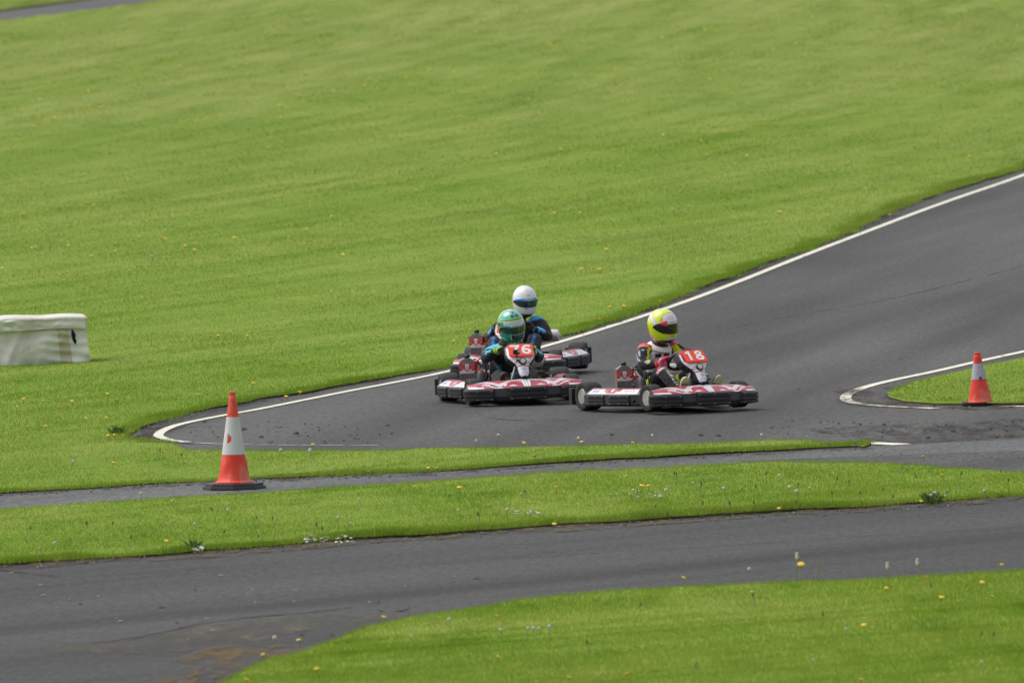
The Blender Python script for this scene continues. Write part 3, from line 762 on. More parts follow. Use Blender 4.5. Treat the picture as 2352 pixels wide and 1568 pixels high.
def seat_mesh():
    b = MB()
    def S(u, v):
        a = lerp(-118, 118, u); ca = math.cos(R(a)); sa = math.sin(R(a))
        top = lerp(.20, .395, max(0, min(1, (ca+.45)/1.3))**.8)
        z = .045+v*(top-.045); lean = .10*max(0, ca)*v
        rr = .19*(.80+.20*min(1, v*2.2)); flat = 1 if v > .0 else 0
        x = -.12-(rr*1.05*ca if ca > 0 else rr*1.35*ca)-lean; y = rr*sa*(1.06 if ca < 0 else 1)
        return (x, y, z)
    b.grid(S, 40, 12); 
    b.grid(lambda u, v: (lerp(-.30, .08, v), lerp(-.15, .15, u)*(1 if v > .3 else .8), .047), 6, 6)
    return b
RADM = Matrix.Translation((-.06, -.415, 0)) @ Matrix.Rotation(R(-14), 4, 'Z')
def rad_core():
    b = MB(); b.box((-.028, -.062, .075), (.012, .062, .262), (.05, .05, .05), 0, RADM)
    for k in range(14): y = -.056+k*.0086; b.box((.012, y-.0017, .085), (.019, y+.0017, .258), mi=1, mtx=RADM)
    b.box((-.030, -.070, .07), (.018, -.062, .264), mi=1, mtx=RADM); b.box((-.030, .062, .07), (.018, .070, .264), mi=1, mtx=RADM)
    return b
def rad_col(u, v):
    x = abs(2*u-1)
    if inpoly(((2*u-1)/.24, (v-.60)/.30), SHIELD):
        return WHT if not any(abs((v-.40+.12*x*2)-k) < .022 for k in (.12, .24, .36)) else (.25, .02, .03)
    if inpoly(((2*u-1)/.34, (v-.56)/.42), SHIELD): return RED
    if v < .30-.05*x or (x < .62 and v < .52-.34*x*.9): return (.66, .66, .68)
    if abs(v-(.40+.42*(x-.45))) < .018 and .4 < x < .9: return (.7, .6, .5)
    return (.42, .032, .045)
def rad_shroud():
    b = MB()
    def S(u, v): y = lerp(-.074, .074, u); return RADM @ Vector((.045-.018*v-.02*(1-v)*(1-v), y*(1 if v > .2 else .94), lerp(.258, .350, v)))
    b.grid(S, 60, 44, rad_col)
    for s in (0, 1): 
        q = [S(s, k/6) for k in range(7)]; b.add([tuple(p) for p in q]+[tuple(RADM @ Vector((-.03, (-.074 if s == 0 else .074), z))) for z in (.350, .258)], [tuple(range(9))], (.30, .05, .03))
    return b
def rad_tank():
    b = MB(); p = [(-.074, .350), (.074, .350), (.074, .360), (.035, .392), (-.028, .392), (-.074, .360)]
    vs = [RADM @ Vector((.028, y, z)) for y, z in p]+[RADM @ Vector((-.034, y, z)) for y, z in p]
    return b.add(vs, [(0,1,2,3,4,5), (11,10,9,8,7,6)]+[(i, (i+1) % 6, 6+(i+1) % 6, 6+i) for i in range(6)])
def rad_cap():
    return MB().lathe([(.022, .392), (.024, .397), (.024, .418), (.018, .424), (0, .425)], 20, centre=(-.062, -.413, 0))
def engine_mesh():
    b = MB(); b.box((-.36, -.36, .05), (-.16, -.20, .17)); b.box((-.32, -.335, .17), (-.18, -.215, .20))
    for k in range(6): b.box((-.315, -.33, .203+k*.013), (-.185, -.22, .210+k*.013), mi=1)
    b.box((-.29, -.31, .20), (-.21, -.24, .285), mi=1); b.tube([(-.25, -.275, .28), (-.25, -.275, .31)], .012, mi=1)
    b.lathe([(.05, -.40), (.055, -.395), (.055, -.365), (.03, -.36)], 20, 'y', (-.26, 0, .12), mi=1)
    b.lathe([(.060, -.215), (.060, -.200), (.02, -.198)], 24, 'y', (-.18, 0, .12))
    b.box((-.14, -.34, .14), (-.09, -.30, .20), mi=1); b.box((-.13, -.29, .09), (-.08, -.23, .15), mi=1)
    return b
def carb_mesh():
    b = MB(); b.tube([(-.14, -.33, .355), (-.10, -.325, .362), (-.05, -.31, .350)], [.016, .018, .012]); b.box((-.02, -.335, .268), (.02, -.30, .302)); b.box((-.09, -.34, .285), (-.045, -.315, .34))
    b.tube([(-.07, -.30, .27), (-.02, -.27, .265), (.01, -.255, .255)], .014); b.tube([(-.12, -.35, .24), (-.10, -.33, .30), (-.09, -.33, .35)], .010); return b
def cable_mesh():
    b = MB()
    arcs = [[(-.06, -.335, .345), (-.04, -.29, .385), (.0, -.25, .375), (.05, -.22, .28), (.07, -.22, .12)], [(-.12, -.33, .33), (-.06, -.27, .35), (-.02, -.24, .29), (-.05, -.23, .20)],
            [(-.03, -.36, .26), (.02, -.33, .22), (.03, -.29, .12)], [(-.10, -.38, .35), (-.12, -.33, .38), (-.16, -.28, .34), (-.2, -.27, .30)], [(-.05, -.33, .12), (.0, -.26, .16), (-.06, -.24, .24)]]
    for a in arcs:
        p = smooth_line([tuple(q) for q in a], 6); b.tube(p, .0055, 6)
    return b
def guard_mesh():
    b = MB()
    secs = [(.04, .10, .055), (.12, .092, .052), (.19, .072, .045), (.245, .056, .038), (.275, .044, .030), (.288, .024, .016)]; n = 20; vs = []
    for z, a, c in secs:
        for i in range(n):
            t = 2*math.pi*i/n; ct, st = math.cos(t), math.sin(t)
            vs.append((.085+a*math.copysign(abs(ct)**.7, ct)-.10*(z-.04), -.312+c*math.copysign(abs(st)**.7, st), z))
    b.add(vs, [(k*n+i, k*n+(i+1) % n, (k+1)*n+(i+1) % n, (k+1)*n+i) for k in range(len(secs)-1) for i in range(n)]+[tuple((len(secs)-1)*n+i for i in range(n))])
    return b
def silencer_mesh():
    b = MB(); b.lathe([(0, .03), (.034, .03), (.054, .04), (.057, .055), (.057, .335), (.054, .350), (.038, .358), (.012, .358), (.012, .37), (0, .37)], 28, 'y', (-.40, 0, .325))
    return b
def pipe_mesh():
    return MB().tube([tuple(p) for p in smooth_line([(-.40, .04, .325), (-.42, -.04, .31), (-.40, -.14, .25), (-.34, -.22, .20)], 6)], .020, 10, mi=0)
def tank_mesh():
    return MB().box((.37, -.085, .055), (.50, .065, .268))
def pedal_mesh(k):
    return MB().tube([(.52, .13*k, .06), (.575, .15*k, .20), (.578, .15*k, .235)], [.008, .012, .026], 6)
def wheel_mesh():
    b = MB(); pts = [tuple(sw(a)) for a in range(0, 360, 12)]; n = len(pts); V = []
    for k in range(n):
        a = 12*k; c = sw(a); rad = (c-SW_C).normalized()
        for i in range(8):
            t = 2*math.pi*i/8; V.append(c+rad*math.cos(t)*.0145+SW_N*math.sin(t)*.0145)
    b.add(V, [(k*8+i, k*8+(i+1) % 8, ((k+1) % n)*8+(i+1) % 8, ((k+1) % n)*8+i) for k in range(n) for i in range(8)])
    for a in (20, 160, 270): b.tube([SW_C, sw(a)], .010, 6)
    b.tube([SW_C-SW_N*.02, SW_C+SW_N*.025], .035, 14); return b

def make_kart(number, label, place, opts):
    px, py, th, roll, pitch = place
    root = empty('go_kart'); tag(root, label, 'go-kart', 'rental karts in the hairpin')
    root.location = gp(px, py, 0.004+opts.get('lift', 0)); root.rotation_euler = (R(roll), R(-pitch), R(th-90)); root.scale = opts.get('scale', (.97, .955, 1))
    put('frame', 'frame', frame_mesh, [M['black'], M['alloy'], M['steel']], root)
    nb = put('front_bumper', 'nose', nose_mesh, [M['paint'], M['dgrey']], root)
    put('bumper_pad', 'pad_c', lambda: pad_mesh([(.818, -.185), (.822, -.06), (.822, .06), (.818, .185)],   .040, .160, .026), [M['black'], M['alloy']], nb)
    for s in (-1, 1):
        def sp(s=s):
            p = [(.792, .305), (.757, .40), (.728, .48), (.690, .53), (.655, .552), (.620, .555)]
            p = [(x, y*s) for x, y in p]
            return pad_mesh(p[::-1] if s < 0 else p, .040, .148, .026)
        put('bumper_pad', ('pad_s', s), sp, [M['black'], M['alloy']], nb)
        pod = put('side_pod', ('pod', s), lambda s=s: pod_mesh(s), [M['paint'], M['dgrey']], root)
        pads = once(('pp', s), lambda s=s: pod_pads(s))
        for k in range(2): put('pod_pad', ('podpad', s, k), lambda k=k: pads[k], [M['black'], M['alloy']], pod)
        for front in (1, 0):
            wl = empty('wheel', root, (.5, .46*s, .118) if front else (-.5, .525*s, .126))
            if front: wl.rotation_euler.z = R(opts.get('steer', 8))
            put('tyre', ('tyre', front), lambda: tyre_mesh(.118, .125) if front else tyre_mesh(.126, .175), M['tyre'], wl)
            put('rim', ('rim', front), lambda: rim_mesh(.125) if front else rim_mesh(.175), M['rim'], wl)
    put('rear_bumper', 'rbump', bumper_mesh, M['black'], root, False, .008)
    put('seat', 'seat', seat_mesh, M['seat'], root, True, 0, .012)
    rd = put('radiator', 'radcore', rad_core, [M['black'], M['alloy']], root, False)
    put('radiator_shroud', 'radshroud', rad_shroud, M['paint'], rd)
    put('header_tank', 'radtank', rad_tank, M['tankgrey'], rd, False, .004)
    put('filler_cap', 'radcap', rad_cap, M['black'], rd)
    en = put('engine', 'engine', engine_mesh, [M['black'], M['alloy']], root, False, .003)
    put('carburettor', 'carb', carb_mesh, M['redplas'], en, True, .003)
    put('cable', 'cable', cable_mesh, M['black'], en)
    put('chain_guard', 'guard', guard_mesh, M['dgrey'], root)
    put('exhaust_silencer', 'silencer', silencer_mesh, M['steel'], root)
    put('exhaust_pipe', 'pipe', pipe_mesh, M['alloy'], root)
    put('fuel_tank', ('tank', opts['tank']), tank_mesh, M[opts['tank']], root, False, .018)
    for s in (-1, 1): put('pedal', ('pedal', s), lambda s=s: pedal_mesh(s), M['alloy'], root, False)
    put('steering_wheel', 'swheel', wheel_mesh, M['black'], root)
    np_ = put('front_panel', 'panel', panel_mesh, [M['paint'], M['black']], root)
    plate_obj(number, np_)
    cx, cz = prof(.60)
    q = Matrix.Translation((cx, 0, cz)) @ Matrix.Rotation(R(48), 4, 'Y')
    def boss():
        b = MB().lathe([(.036, -.03), (.036, .012), (.032, .017), (.025, .017)], 28, 'x', mi=0).lathe([(.025, .012), (.024, .018), (0, .020)], 24, 'x', mi=1)
        b.v = [tuple(Matrix.Translation((cx, 0, cz)) @ Matrix.Rotation(R(-30), 4, 'Y') @ Vector((p[0], p[1], p[2]))) for p in b.v]; return b
    put('round_lamp', 'boss', boss, [M['black'], M['lens']], np_)
    return root

# ------------------------------------------------------------------ drivers
def skin_eval(verts, edges, radii, root, levels=2):
    me = bpy.data.meshes.new('sk'); me.from_pydata([tuple(v) for v in verts], edges, []); me.update()
    o = bpy.data.objects.new('sk', me); COL.objects.link(o)
    sm = o.modifiers.new('skin', 'SKIN'); sm.use_smooth_shade = True; sm.branch_smoothing = .6
    for i, r in enumerate(radii):
        d = me.skin_vertices[0].data[i]; d.radius = (r, r) if not isinstance(r, tuple) else r; d.use_root = (i == root)
    sb = o.modifiers.new('sub', 'SUBSURF'); sb.levels = sb.render_levels = levels
    dg = bpy.context.evaluated_depsgraph_get(); dg.update()
    out = bpy.data.meshes.new_from_object(o.evaluated_get(dg)); bpy.data.objects.remove(o); return out
def paint_mesh(me, fn, soft=False):
    ca = me.color_attributes.get('Col') or me.color_attributes.new('Col', 'FLOAT_COLOR', 'CORNER')
    buf = np.ones((len(me.loops), 4), np.float32)
    for p in me.polygons:
        buf[p.loop_start:p.loop_start+p.loop_total, :3] = fn(p.center, p.normal)
    if soft:
        li = np.empty(len(me.loops), np.int32); me.loops.foreach_get('vertex_index', li); acc = np.zeros((len(me.vertices), 4)); np.add.at(acc, li, buf); acc /= np.maximum(acc[:, 3:4], 1); buf = acc[li].astype(np.float32)
    ca.data.foreach_set('color', buf.ravel())
def glove_mesh(a, wrist, colfn, thumb_dir=1):
    P = sw(a); rad = (P-SW_C).normalized(); T = SW_N.cross(rad).normalized()*thumb_dir     # along the rim, towards the thumb
    W = (wrist-P); W = (W-T*W.dot(T)).normalized(); Q = T.cross(W)*1.0
    if Q.dot(SW_N) < 0: Q = -Q
    V = [wrist, wrist.lerp(P+W*.050, .45), P+W*.046+Q*.010]; E = [(0, 1), (1, 2)]; Rr = [.030, .034, .030]
    for j, ln in enumerate((.92, 1.0, .97, .82)):
        off = (1.4-j)*.0195; base = len(V); prev = 2
        for k, an in enumerate((35, 78, 122, 168)):
            r = .0245*(1 if k < 3 else .9)
            V.append(P + T*off*(1 if k else .9) + (W*math.cos(R(an*ln)) + Q*math.sin(R(an*ln)))*(r+(.006 if k == 0 else 0))); Rr.append([.0115, .0105, .0098, .0085][k])
            E.append((prev, base+k)); prev = base+k
    base = len(V)
    for k, (an, o) in enumerate(((-30, .034), (-75, .040), (-118, .036))):
        V.append(P + T*o + (W*math.cos(R(an)) + Q*math.sin(R(an)))*.026); Rr.append([.0125, .0115, .0095][k]); E.append((1 if k == 0 else base+k-1, base+k))
    me = skin_eval(V, E, Rr, 0, 1); paint_mesh(me, colfn(P, W, T, Q)); return me
def shoe_mesh(heel, toe, sole, upper):
    """shoe standing on its heel, sole turned forward towards the pedal"""
    b = MB(); h = Vector(heel); d = (Vector(toe)-h); L = d.length; d.normalize(); y = Vector((0, 1, 0)); n = d.cross(y).normalized()
    if n.x > 0: n = -n          # upper side faces back to the driver
    ol = [(0, .0), (.03, .022), (.12, .032), (.3, .033), (.5, .034), (.68, .043), (.82, .042), (.92, .032), (.98, .016), (1.0, 0)]
    loop = [(t, w) for t, w in ol]+[(t, -w) for t, w in ol[-2:0:-1]]; m = len(loop)
    lay = [(-.016, 1.0, 0), (0, 1.04, 0), (.004, .98, 1), (.03, .95, 1), (.055, .78, 1), (.07, .45, 1), (.074, .1, 1)]
    vs = []; fs = []; ms = []
    for (o, sc_, mi) in lay:
        for t, w in loop:
            lift = o*(1-.45*t) if o > 0 else o
            vs.append(h+d*(L*(.5+(t-.5)*min(1, sc_*1.0 if o <= .03 else sc_)))+y*w*sc_+n*lift)
    for k in range(len(lay)-1):
        for i in range(m): fs.append((k*m+i, k*m+(i+1) % m, (k+1)*m+(i+1) % m, (k+1)*m+i)); ms.append(lay[k+1][2])
    b.add(vs[:], fs); b.m = ms[:]; b.f.append(tuple(range(m))[::-1]); b.c.append((.5,)*3); b.m.append(0)
    b.f.append(tuple((len(lay)-1)*m+i for i in range(m))); b.c.append((.5,)*3); b.m.append(1)
    q = h+d*L*.62-n*.0175
    b.add([q+y*.012+d*.014, q-y*.012+d*.014, q-y*.012-d*.014, q+y*.012-d*.014], [(0, 1, 2, 3)], (.5,)*3, 2)
    b.tube([h+d*L*.16+n*.045, h+d*L*.16+n*.10], [.043, .046], 14, mi=1)
    return b
def helm_pt(phi, lam, off=0.0):
    cp, sp = math.cos(phi), math.sin(phi); sl, cl = math.sin(lam), max(0, math.cos(lam))
    if lam < 0: r = cl**.42; z = .150*sl
    else: r = cl**.92; z = .137*sl
    x = cp*r*(.142 if cp < 0 else .138); y = sp*r*(.119 if lam > 0 else .119-.006*(-sl))
    if lam < 0 and cp > 0: x += .020*(-sl)*cp*cp
    if lam < 0 and cp < 0: z *= (1-.16*cp*cp); x += .035*(-sl)**2*(-cp)
    n = Vector((cp*cl, sp*cl, sl)); return Vector((x, y, z)) + n*off
LMIN = R(-66)
def helmet_parts(name_col, visor_col, centre, rot, scale, parent, chin_vent, top=12.5, low=-25):
    mt = Matrix.Translation(centre) @ Euler((R(rot[0]), R(rot[1]), R(rot[2])), 'ZYX').to_matrix().to_4x4() @ Matrix.Diagonal((*scale, 1))
    b = MB(); nu, nv = 220, 130
    b.grid(lambda u, v: helm_pt(lerp(-math.pi, math.pi, u), lerp(LMIN, math.pi/2, v)), nu, nv, lambda u, v: name_col(lerp(-180, 180, u), lerp(-66, 90, v)))
    rim = []
    for (o, dz, c) in ((0, 0, 0), (.003, -.004, 0), (-.004, -.009, 0), (-.018, .0, 0), (-.022, .03, 0)):
        for i in range(48):
            p = helm_pt(2*math.pi*i/48, LMIN); q = Vector((p.x, p.y, 0)).normalized(); rim.append(p+q*o+Vector((0, 0, dz)))
    b.add(rim, [(k*48+i, k*48+(i+1) % 48, (k+1)*48+(i+1) % 48, (k+1)*48+i) for k in range(4) for i in range(48)], (.012, .012, .014))
    b.v = [tuple(mt @ Vector(p)) for p in b.v]
    h = b.build('helmet', M['helm'], parent)
    v = MB()
    def up(a): return lerp(top, 3, (abs(a)/78)**3)
    def lo(a): return lerp(low, -8, (abs(a)/78)**2.6)
    def S(u, t):
        a = lerp(-78, 78, u); l = lerp(lo(a), up(a), t); e = .0045*min(1, 12*min(t, 1-t)+.3)*min(1, 8*min(u, 1-u)+.2)
        return helm_pt(R(a), R(l), e)
    v.grid(S, 300, 70, lambda u, t: visor_col(lerp(-78, 78, u), lerp(lo(lerp(-78, 78, u)), up(lerp(-78, 78, u)), t), t))
    for s in (-1, 1):
        for i in range(1):
            c = helm_pt(R(76*s), R(-3), .004); n = Vector((math.cos(R(76*s)), math.sin(R(76*s)), 0)); a = n.orthogonal().normalized(); bb = n.cross(a)
            ring = [c+a*.012*math.cos(t)+bb*.012*math.sin(t) for t in [2*math.pi*k/12 for k in range(12)]]; r2 = [p+n*.006 for p in ring]
            v.add(ring+r2, [(k, (k+1) % 12, 12+(k+1) % 12, 12+k) for k in range(12)]+[tuple(range(12, 24))], (.02, .02, .022))
    v.v = [tuple(mt @ Vector(p)) for p in v.v]
    v.build('visor', M['visor'], h)
    if chin_vent:
        w = MB(); cv = chin_vent
        for (a0, a1, l0, l1) in cv['rects']:
            w.grid(lambda u, t: helm_pt(R(lerp(a0, a1, u)), R(lerp(l0, l1, t)), .0035*min(1, 6*min(t, 1-t)+.2)), 14, 6, cv['col'])
        w.v = [tuple(mt @ Vector(p)) for p in w.v]; w.build('chin_vent', M['helm'], h)
    return h
def make_driver(kart, label, J, cols, extra):
    names = ['pel', 'wai', 'che', 'nek', 'hed', 'shR', 'elR', 'wrR', 'shL', 'elL', 'wrL', 'hiR', 'knR', 'anR', 'hiL', 'knL', 'anL']
    Pt = {k: Vector(J[k]) for k in names}
    vs = [Pt[k] for k in names]; ix = {k: i for i, k in enumerate(names)}
    rad = {'pel': (.135, .115), 'wai': (.125, .105), 'che': (.150, .108), 'nek': (.070, .066), 'hed': (.062, .062), 'shR': .066, 'shL': .066, 'elR': .052, 'elL': .052, 'wrR': .036, 'wrL': .036,
           'hiR': .082, 'hiL': .082, 'knR': .062, 'knL': .062, 'anR': .046, 'anL': .046}
    ed = [('pel', 'wai'), ('wai', 'che'), ('che', 'nek'), ('nek', 'hed'), ('che', 'shR'), ('shR', 'elR'), ('elR', 'wrR'), ('che', 'shL'), ('shL', 'elL'), ('elL', 'wrL'),
          ('pel', 'hiR'), ('hiR', 'knR'), ('knR', 'anR'), ('pel', 'hiL'), ('hiL', 'knL'), ('knL', 'anL')]
    E = []; Rr = [rad[k] for k in names]
    for a, b in ed:
        if (a, b) in (('che', 'shR'), ('che', 'shL'), ('pel', 'hiR'), ('pel', 'hiL'), ('nek', 'hed'), ('che', 'nek'), ('pel', 'wai'), ('wai', 'che')): E.append((ix[a], ix[b])); continue
        ra = rad[a] if not isinstance(rad[a], tuple) else rad[a][0]; rb = rad[b] if not isinstance(rad[b], tuple) else rad[b][0]
        m = Pt[a].lerp(Pt[b], .5); vs.append(m); Rr.append((ra+rb)/2*1.06); k = len(vs)-1; E += [(ix[a], k), (k, ix[b])]
    me = skin_eval(vs, E, Rr, 0, extra.get('levels', 3))
    from mathutils import noise as mn
    for v in me.vertices:      # cloth folds
        f = mn.noise(v.co*16)*.5+mn.noise(v.co*34+Vector((3, 1, 2)))*.35; v.co += v.normal*f*.011
    me.update()
    nf = len(me.polygons); C_ = np.empty(nf*3); me.polygons.foreach_get('center', C_); C_ = C_.reshape(-1, 3)
    bd = np.full(nf, 9.0); bi = np.zeros(nf, int); bt = np.zeros(nf)
    for k, (a, b) in enumerate(ed):
        p = np.array(Pt[a]); d = np.array(Pt[b])-p; t = np.clip(((C_-p)@d)/(d@d), 0, 1); ds = np.linalg.norm(C_-p-t[:, None]*d, axis=1)
        if a == 'che' and b[:2] == 'sh': ds = ds*1.15
        m = ds < bd; bd[m] = ds[m]; bi[m] = k; bt[m] = t[m]
    it = iter(range(nf))
    def col(c, n):
        k = next(it); a, b = ed[bi[k]]; return cols(c, n, a, b, bt[k])
    paint_mesh(me, col, True)
    me.materials.clear(); me.materials.append(M['suit'])
    for p in me.polygons: p.use_smooth = True
    o = link(bpy.data.objects.new('person', me)); tag(o, label, 'person', 'kart drivers')
    o.location = kart.location; o.rotation_euler = kart.rotation_euler
    for s, a, td in (('R', J['aR'], -1), ('L', J['aL'], 1)):
        g = glove_mesh(a, Pt['wr'+s], extra['glove'], td); g.materials.clear(); g.materials.append(M['glove'])
        for p in g.polygons: p.use_smooth = True
        link(bpy.data.objects.new('glove', g), o)
        an = Pt['an'+s]; h = an+Vector((.02, 0, -.085)); t = h+Vector((.095, .0, .225))
        shoe_mesh(h, t, 0, 0).build('shoe', [M[extra['sole']], M['black'], M['cream'] if extra['sole'] == 'darksole' else M['black']], o)
    return o
BLACKC = (.014, .014, .018); NEON = (.62, .80, .012); PINK = (.80, .06, .16)
def suit18(c, n, a, b, t):
    y = c.y; z = c.z
    if b in ('hed',) or (a == 'che' and b == 'nek' and t > .75): return (.10, .012, .02)
    if a in ('wai', 'che', 'pel') and b in ('wai', 'che', 'nek', 'shR', 'shL'):
        if b[:2] == 'sh' and t > .84: return PINK if n.z > -.1 and abs((t*8) % 2-1) > .25 else (.85, .30, .05)
        if abs(y) > .125 and b[:2] != 'sh': return NEON
        if n.x > -.1:
            if z > .445 and z < .485 and abs(y) < .075 and abs(y) > .006: return BLACKC
            u = (y+.085)/.17; v = (z-.365)/.05
            if txt('SUFI', u, v): return (.12, .10, .32)
            if abs(z-.43) < .006 and y < -.02: return (.6, .25, .25)
            if z < .325: return BLACKC
            return (.78, .78, .82)
        return BLACKC
    if a in ('shR', 'shL'):
        if t < .17 and n.z > -.2: return PINK if (t < .10) else (.85, .28, .05)
        if n.x > .15 and n.y*(1 if a == 'shR' else -1) > .30 and t < .80: return NEON
        if .35 < t < .95 and ((int(c.z*90)+int(c.x*70)) % 3 == 0) and n.x < .5 and abs(n.y) > .3: return (.55, .55, .66)
        return BLACKC
    if a in ('elR', 'elL'):
        if t > .90: return (.85, .10, .07)
        if .30 < t < .62 and n.z > .3: return (.40, .38, .26)
        return BLACKC
    if b in ('hiR', 'hiL'): return BLACKC if abs(y) < .1 else NEON
    if a in ('hiR', 'hiL'):
        if .25 < t < .55 and abs(n.y) > .4: return NEON
        if t > .80 and n.z > .3: return (.22, .015, .035)
        return BLACKC
    if a in ('knR', 'knL'):
        if t < .10 and n.x > .1: return (.75, .25, .22) if int(c.y*200) % 2 else WHT
        k = (t-.16)/.74
        if 0 < k < 1 and n.x > -.3:
            u = k; v = (.034-(c.y-(J18['kn'+a[-1]][1]*(1-t)+J18['an'+a[-1]][1]*t)))/.05
            if txt('MARTIN', u, v): return (.66, .64, .60)
        return BLACKC
    return BLACKC
CYAN = (.09, .56, .80)
def suit76(c, n, a, b, t):
    if b == 'hed': return BLACKC
    if b[:2] == 'sh' and t > .6 and n.z > .2: return CYAN if int(c.y*80) % 4 else (.02, .03, .08)
    if a in ('shR', 'shL'):
        if t < .35 and n.z > .1 and n.x > -.2: return CYAN
        if abs(t-.62) < .045: return (.25, .55, .62)
        return BLACKC
    if a in ('elR', 'elL'):
        if .35 < t < .80 and n.z > .25: return CYAN
        if t > .92: return (.35, .55, .04)
        return BLACKC
    if a in ('wai', 'che', 'pel') and b in ('wai', 'che', 'nek'):
        if abs(c.y) > .085 and n.x > -.2: return (.02, .34, .46)
        return BLACKC
    return BLACKC
BLUE = (.10, .48, .95)
def suit3(c, n, a, b, t):
    if b == 'hed': return BLACKC
    if b[:2] == 'sh' and t > .55 and n.z > .35: return BLUE
    if a in ('shR', 'shL'):
        if t < .16 and n.z > .3: return BLUE
        return BLACKC
    if a in ('elR', 'elL'):
        if .48 < t < .88 and n.z > -.1: return BLUE
        return BLACKC
    if a in ('wai', 'che', 'pel') and b in ('wai', 'che', 'nek') and c.z < .42:
        if .095 < abs(c.y) < .125 and n.x > 0: return BLUE
    if a in ('hiR', 'hiL', 'knR', 'knL') and n.z > .2 and -.05 < n.y < .28: return (.03, .22, .52) if t < .6 else BLACKC
    return BLACKC
def gl18(P, W, T, Q):
    def f(c, n):
        d = (c-P).dot(W)
        if d > .092: return (.80, .10, .07)
        if .064 < d < .078: return (.5, .48, .52)
        if (c-P).dot(Q) > .022 and d < .0: return WHT
        return PINK
    return f
def gl76(P, W, T, Q):
    def f(c, n): return (.32, .55, .03) if (c-P).dot(W) > .05 or ((c-P).dot(T) > .02 and n.dot(Q) > .4) else BLACKC
    return f
def gl3(P, W, T, Q):
    def f(c, n):
        d = (c-P).dot(W); return (.52, .50, .44) if (n.dot(Q) > .35 and .012 < d < .055) else BLACKC
    return f
# helmets: phi 0 = face, negative = driver's right; lam = latitude
YEL = (.60, .83, .012)
def h18(p, l):
    a = abs(p)
    if l < -54: return (.02, .02, .02)
    if l < -40 and a < 34: return (.62, .64, .64) if l > -50 or a > 20 else (.3, .3, .32)
    if 18 < l < 54-.006*a*a and a < 46:
        e = min(54-.006*a*a-l, 46-a)
        if e < 3: return (.80, .20, .12)
        if 28 < l < 40 and a < 20 and int(p*.45) % 3 == 0: return (.80, .45, .45)
        return (.74, .76, .76) if int(l*.5) % 4 else (.55, .58, .60)
    if 46 <= a < 62 and 12 < l < 32 and abs(a-46-(32-l)*.5) < 3: return (.80, .28, .04)
    dd = seg_d((a, l), (128, 42), (98, 30)); d2 = seg_d((a, l), (98, 30), (74, 10))
    if min(dd, d2) < 8: return (.72, .72, .76) if min(dd, d2) < 6.5 else (.75, .25, .22)
    if seg_d((a, l), (128, 2), (104, -26)) < 6: return (.75, .20, .02) if a > 110 else (.85, .40, .03)
    if seg_d((a, l), (112, -34), (82, -46)) < 6: return (.45, .47, .48) if int(a*.3) % 2 else (.75, .40, .30)
    if l > 72 and p < 30 and p > -40: return (.74, .74, .62)
    if a > 140 and -20 < l < 30: return (.7, .7, .7)
    return YEL
def v18(p, l, t):
    if t > .74 and abs(p) < 24:
        if txt('CLUB 100', (p+15)/30, (t-.80)/.14): return (.03, .03, .04)
        return (.62, .63, .64)
    if 22 <= abs(p) < 52 and t > .62+.010*(abs(p)-34 if abs(p) > 34 else 0): return (.72, .02, .03)
    if t > .70: return (.02, .02, .022)
    if t < .09 and abs(p) < 40: return (.45, .06, .05)
    return (.012, .014, .012)
TEAL = (.008, .31, .20); AQUA = (.045, .44, .42); LIME = (.34, .66, .06); DGR = (.05, .06, .07)
def h76(p, l):
    a = abs(p)
    if l < -55: return (.03, .10, .05) if int(a/7) % 3 else (.5, .7, .3)
    if a < 32 and -44 < l < -24.5: return (.025, .028, .035)
    if 32 <= a < 37 and -46 < l < -24: return (.45, .62, .35)
    if l < -47: return (.02, .22, .10)
    if 12 < l < 27 and a < 62: return (.52, .54, .52)
    if a < 118 and abs(l-28.5+.05*a) < 1.8: return LIME
    if abs(l-32+.06*a) < 2.0: return (.03, .05, .04)
    if a < 120 and 33 < l+.06*a < 39: return (.20, .58, .10)
    if l > 33:
        if a < 26 and 40 < l < 52 and not (a < 5): return DGR
        if a < 20 and 56 < l < 74: return (.07, .07, .09) if int(a/6+l/6) % 3 else (.5, .5, .5)
        if a > 118 or l > 82: return (.62, .62, .58)
        if 26 <= a < 32 or abs(a-100) < 4: return (.30, .62, .05) if l < 70 else AQUA
        if abs(a-92) < 2.5: return (.03, .1, .08)
        return AQUA if a < 92 else LIME
    if 84 < a < 104 and -30 < l < 14: return (.016, .018, .022) if int(l/5) % 4 else (.3, .35, .35)
    if a >= 104 and l > -20: return (.30, .52, .42) if int(a/9+l/8) % 2 else (.55, .62, .56)
    if abs(l+.25*a-2-8) < 2 and a > 60: return (.02, .12, .09)
    if seg_d((a, l), (116, -28), (60, -44)) < 3: return LIME
    if seg_d((a, l), (70, -32), (56, -40)) < 2.2: return (.01, .08, .06)
    if 62 <= a < 84 and l > 2: return TEAL if l < 18 else (.02, .2, .15)
    return TEAL if l > -38 else (.01, .34, .19)
def v76(p, l, t):
    if t > .76:
        if abs(p) > 44: return (.02, .03, .03)
        if abs(p) > 30: return (.02, .42, .50)
        if txt('CLUB 100', (p+24)/48, (t-.80)/.15): return (.015, .015, .02) if p < 6 else (.28, .33, .34)
        return (.50, .58, .58)
    if t < .10 and abs(p) < 40: return (.30, .60, .58)
    if abs(p-2) < 2.5: return (.16, .12, .06)
    return (.020, .075, .022) if p > -22 else (.012, .06, .045)
def h3(p, l):
    a = abs(p)
    if l < -58: return (.03, .03, .03)
    if 20 < l < 25 and a < 9 and int(p*.6) % 2 == 0: return (.62, .16, .16)
    if 28 < l < 60 and float(vn(p*.25, l*.25, 5)) > .93: return (.2, .2, .22)
    return (.76, .76, .77)
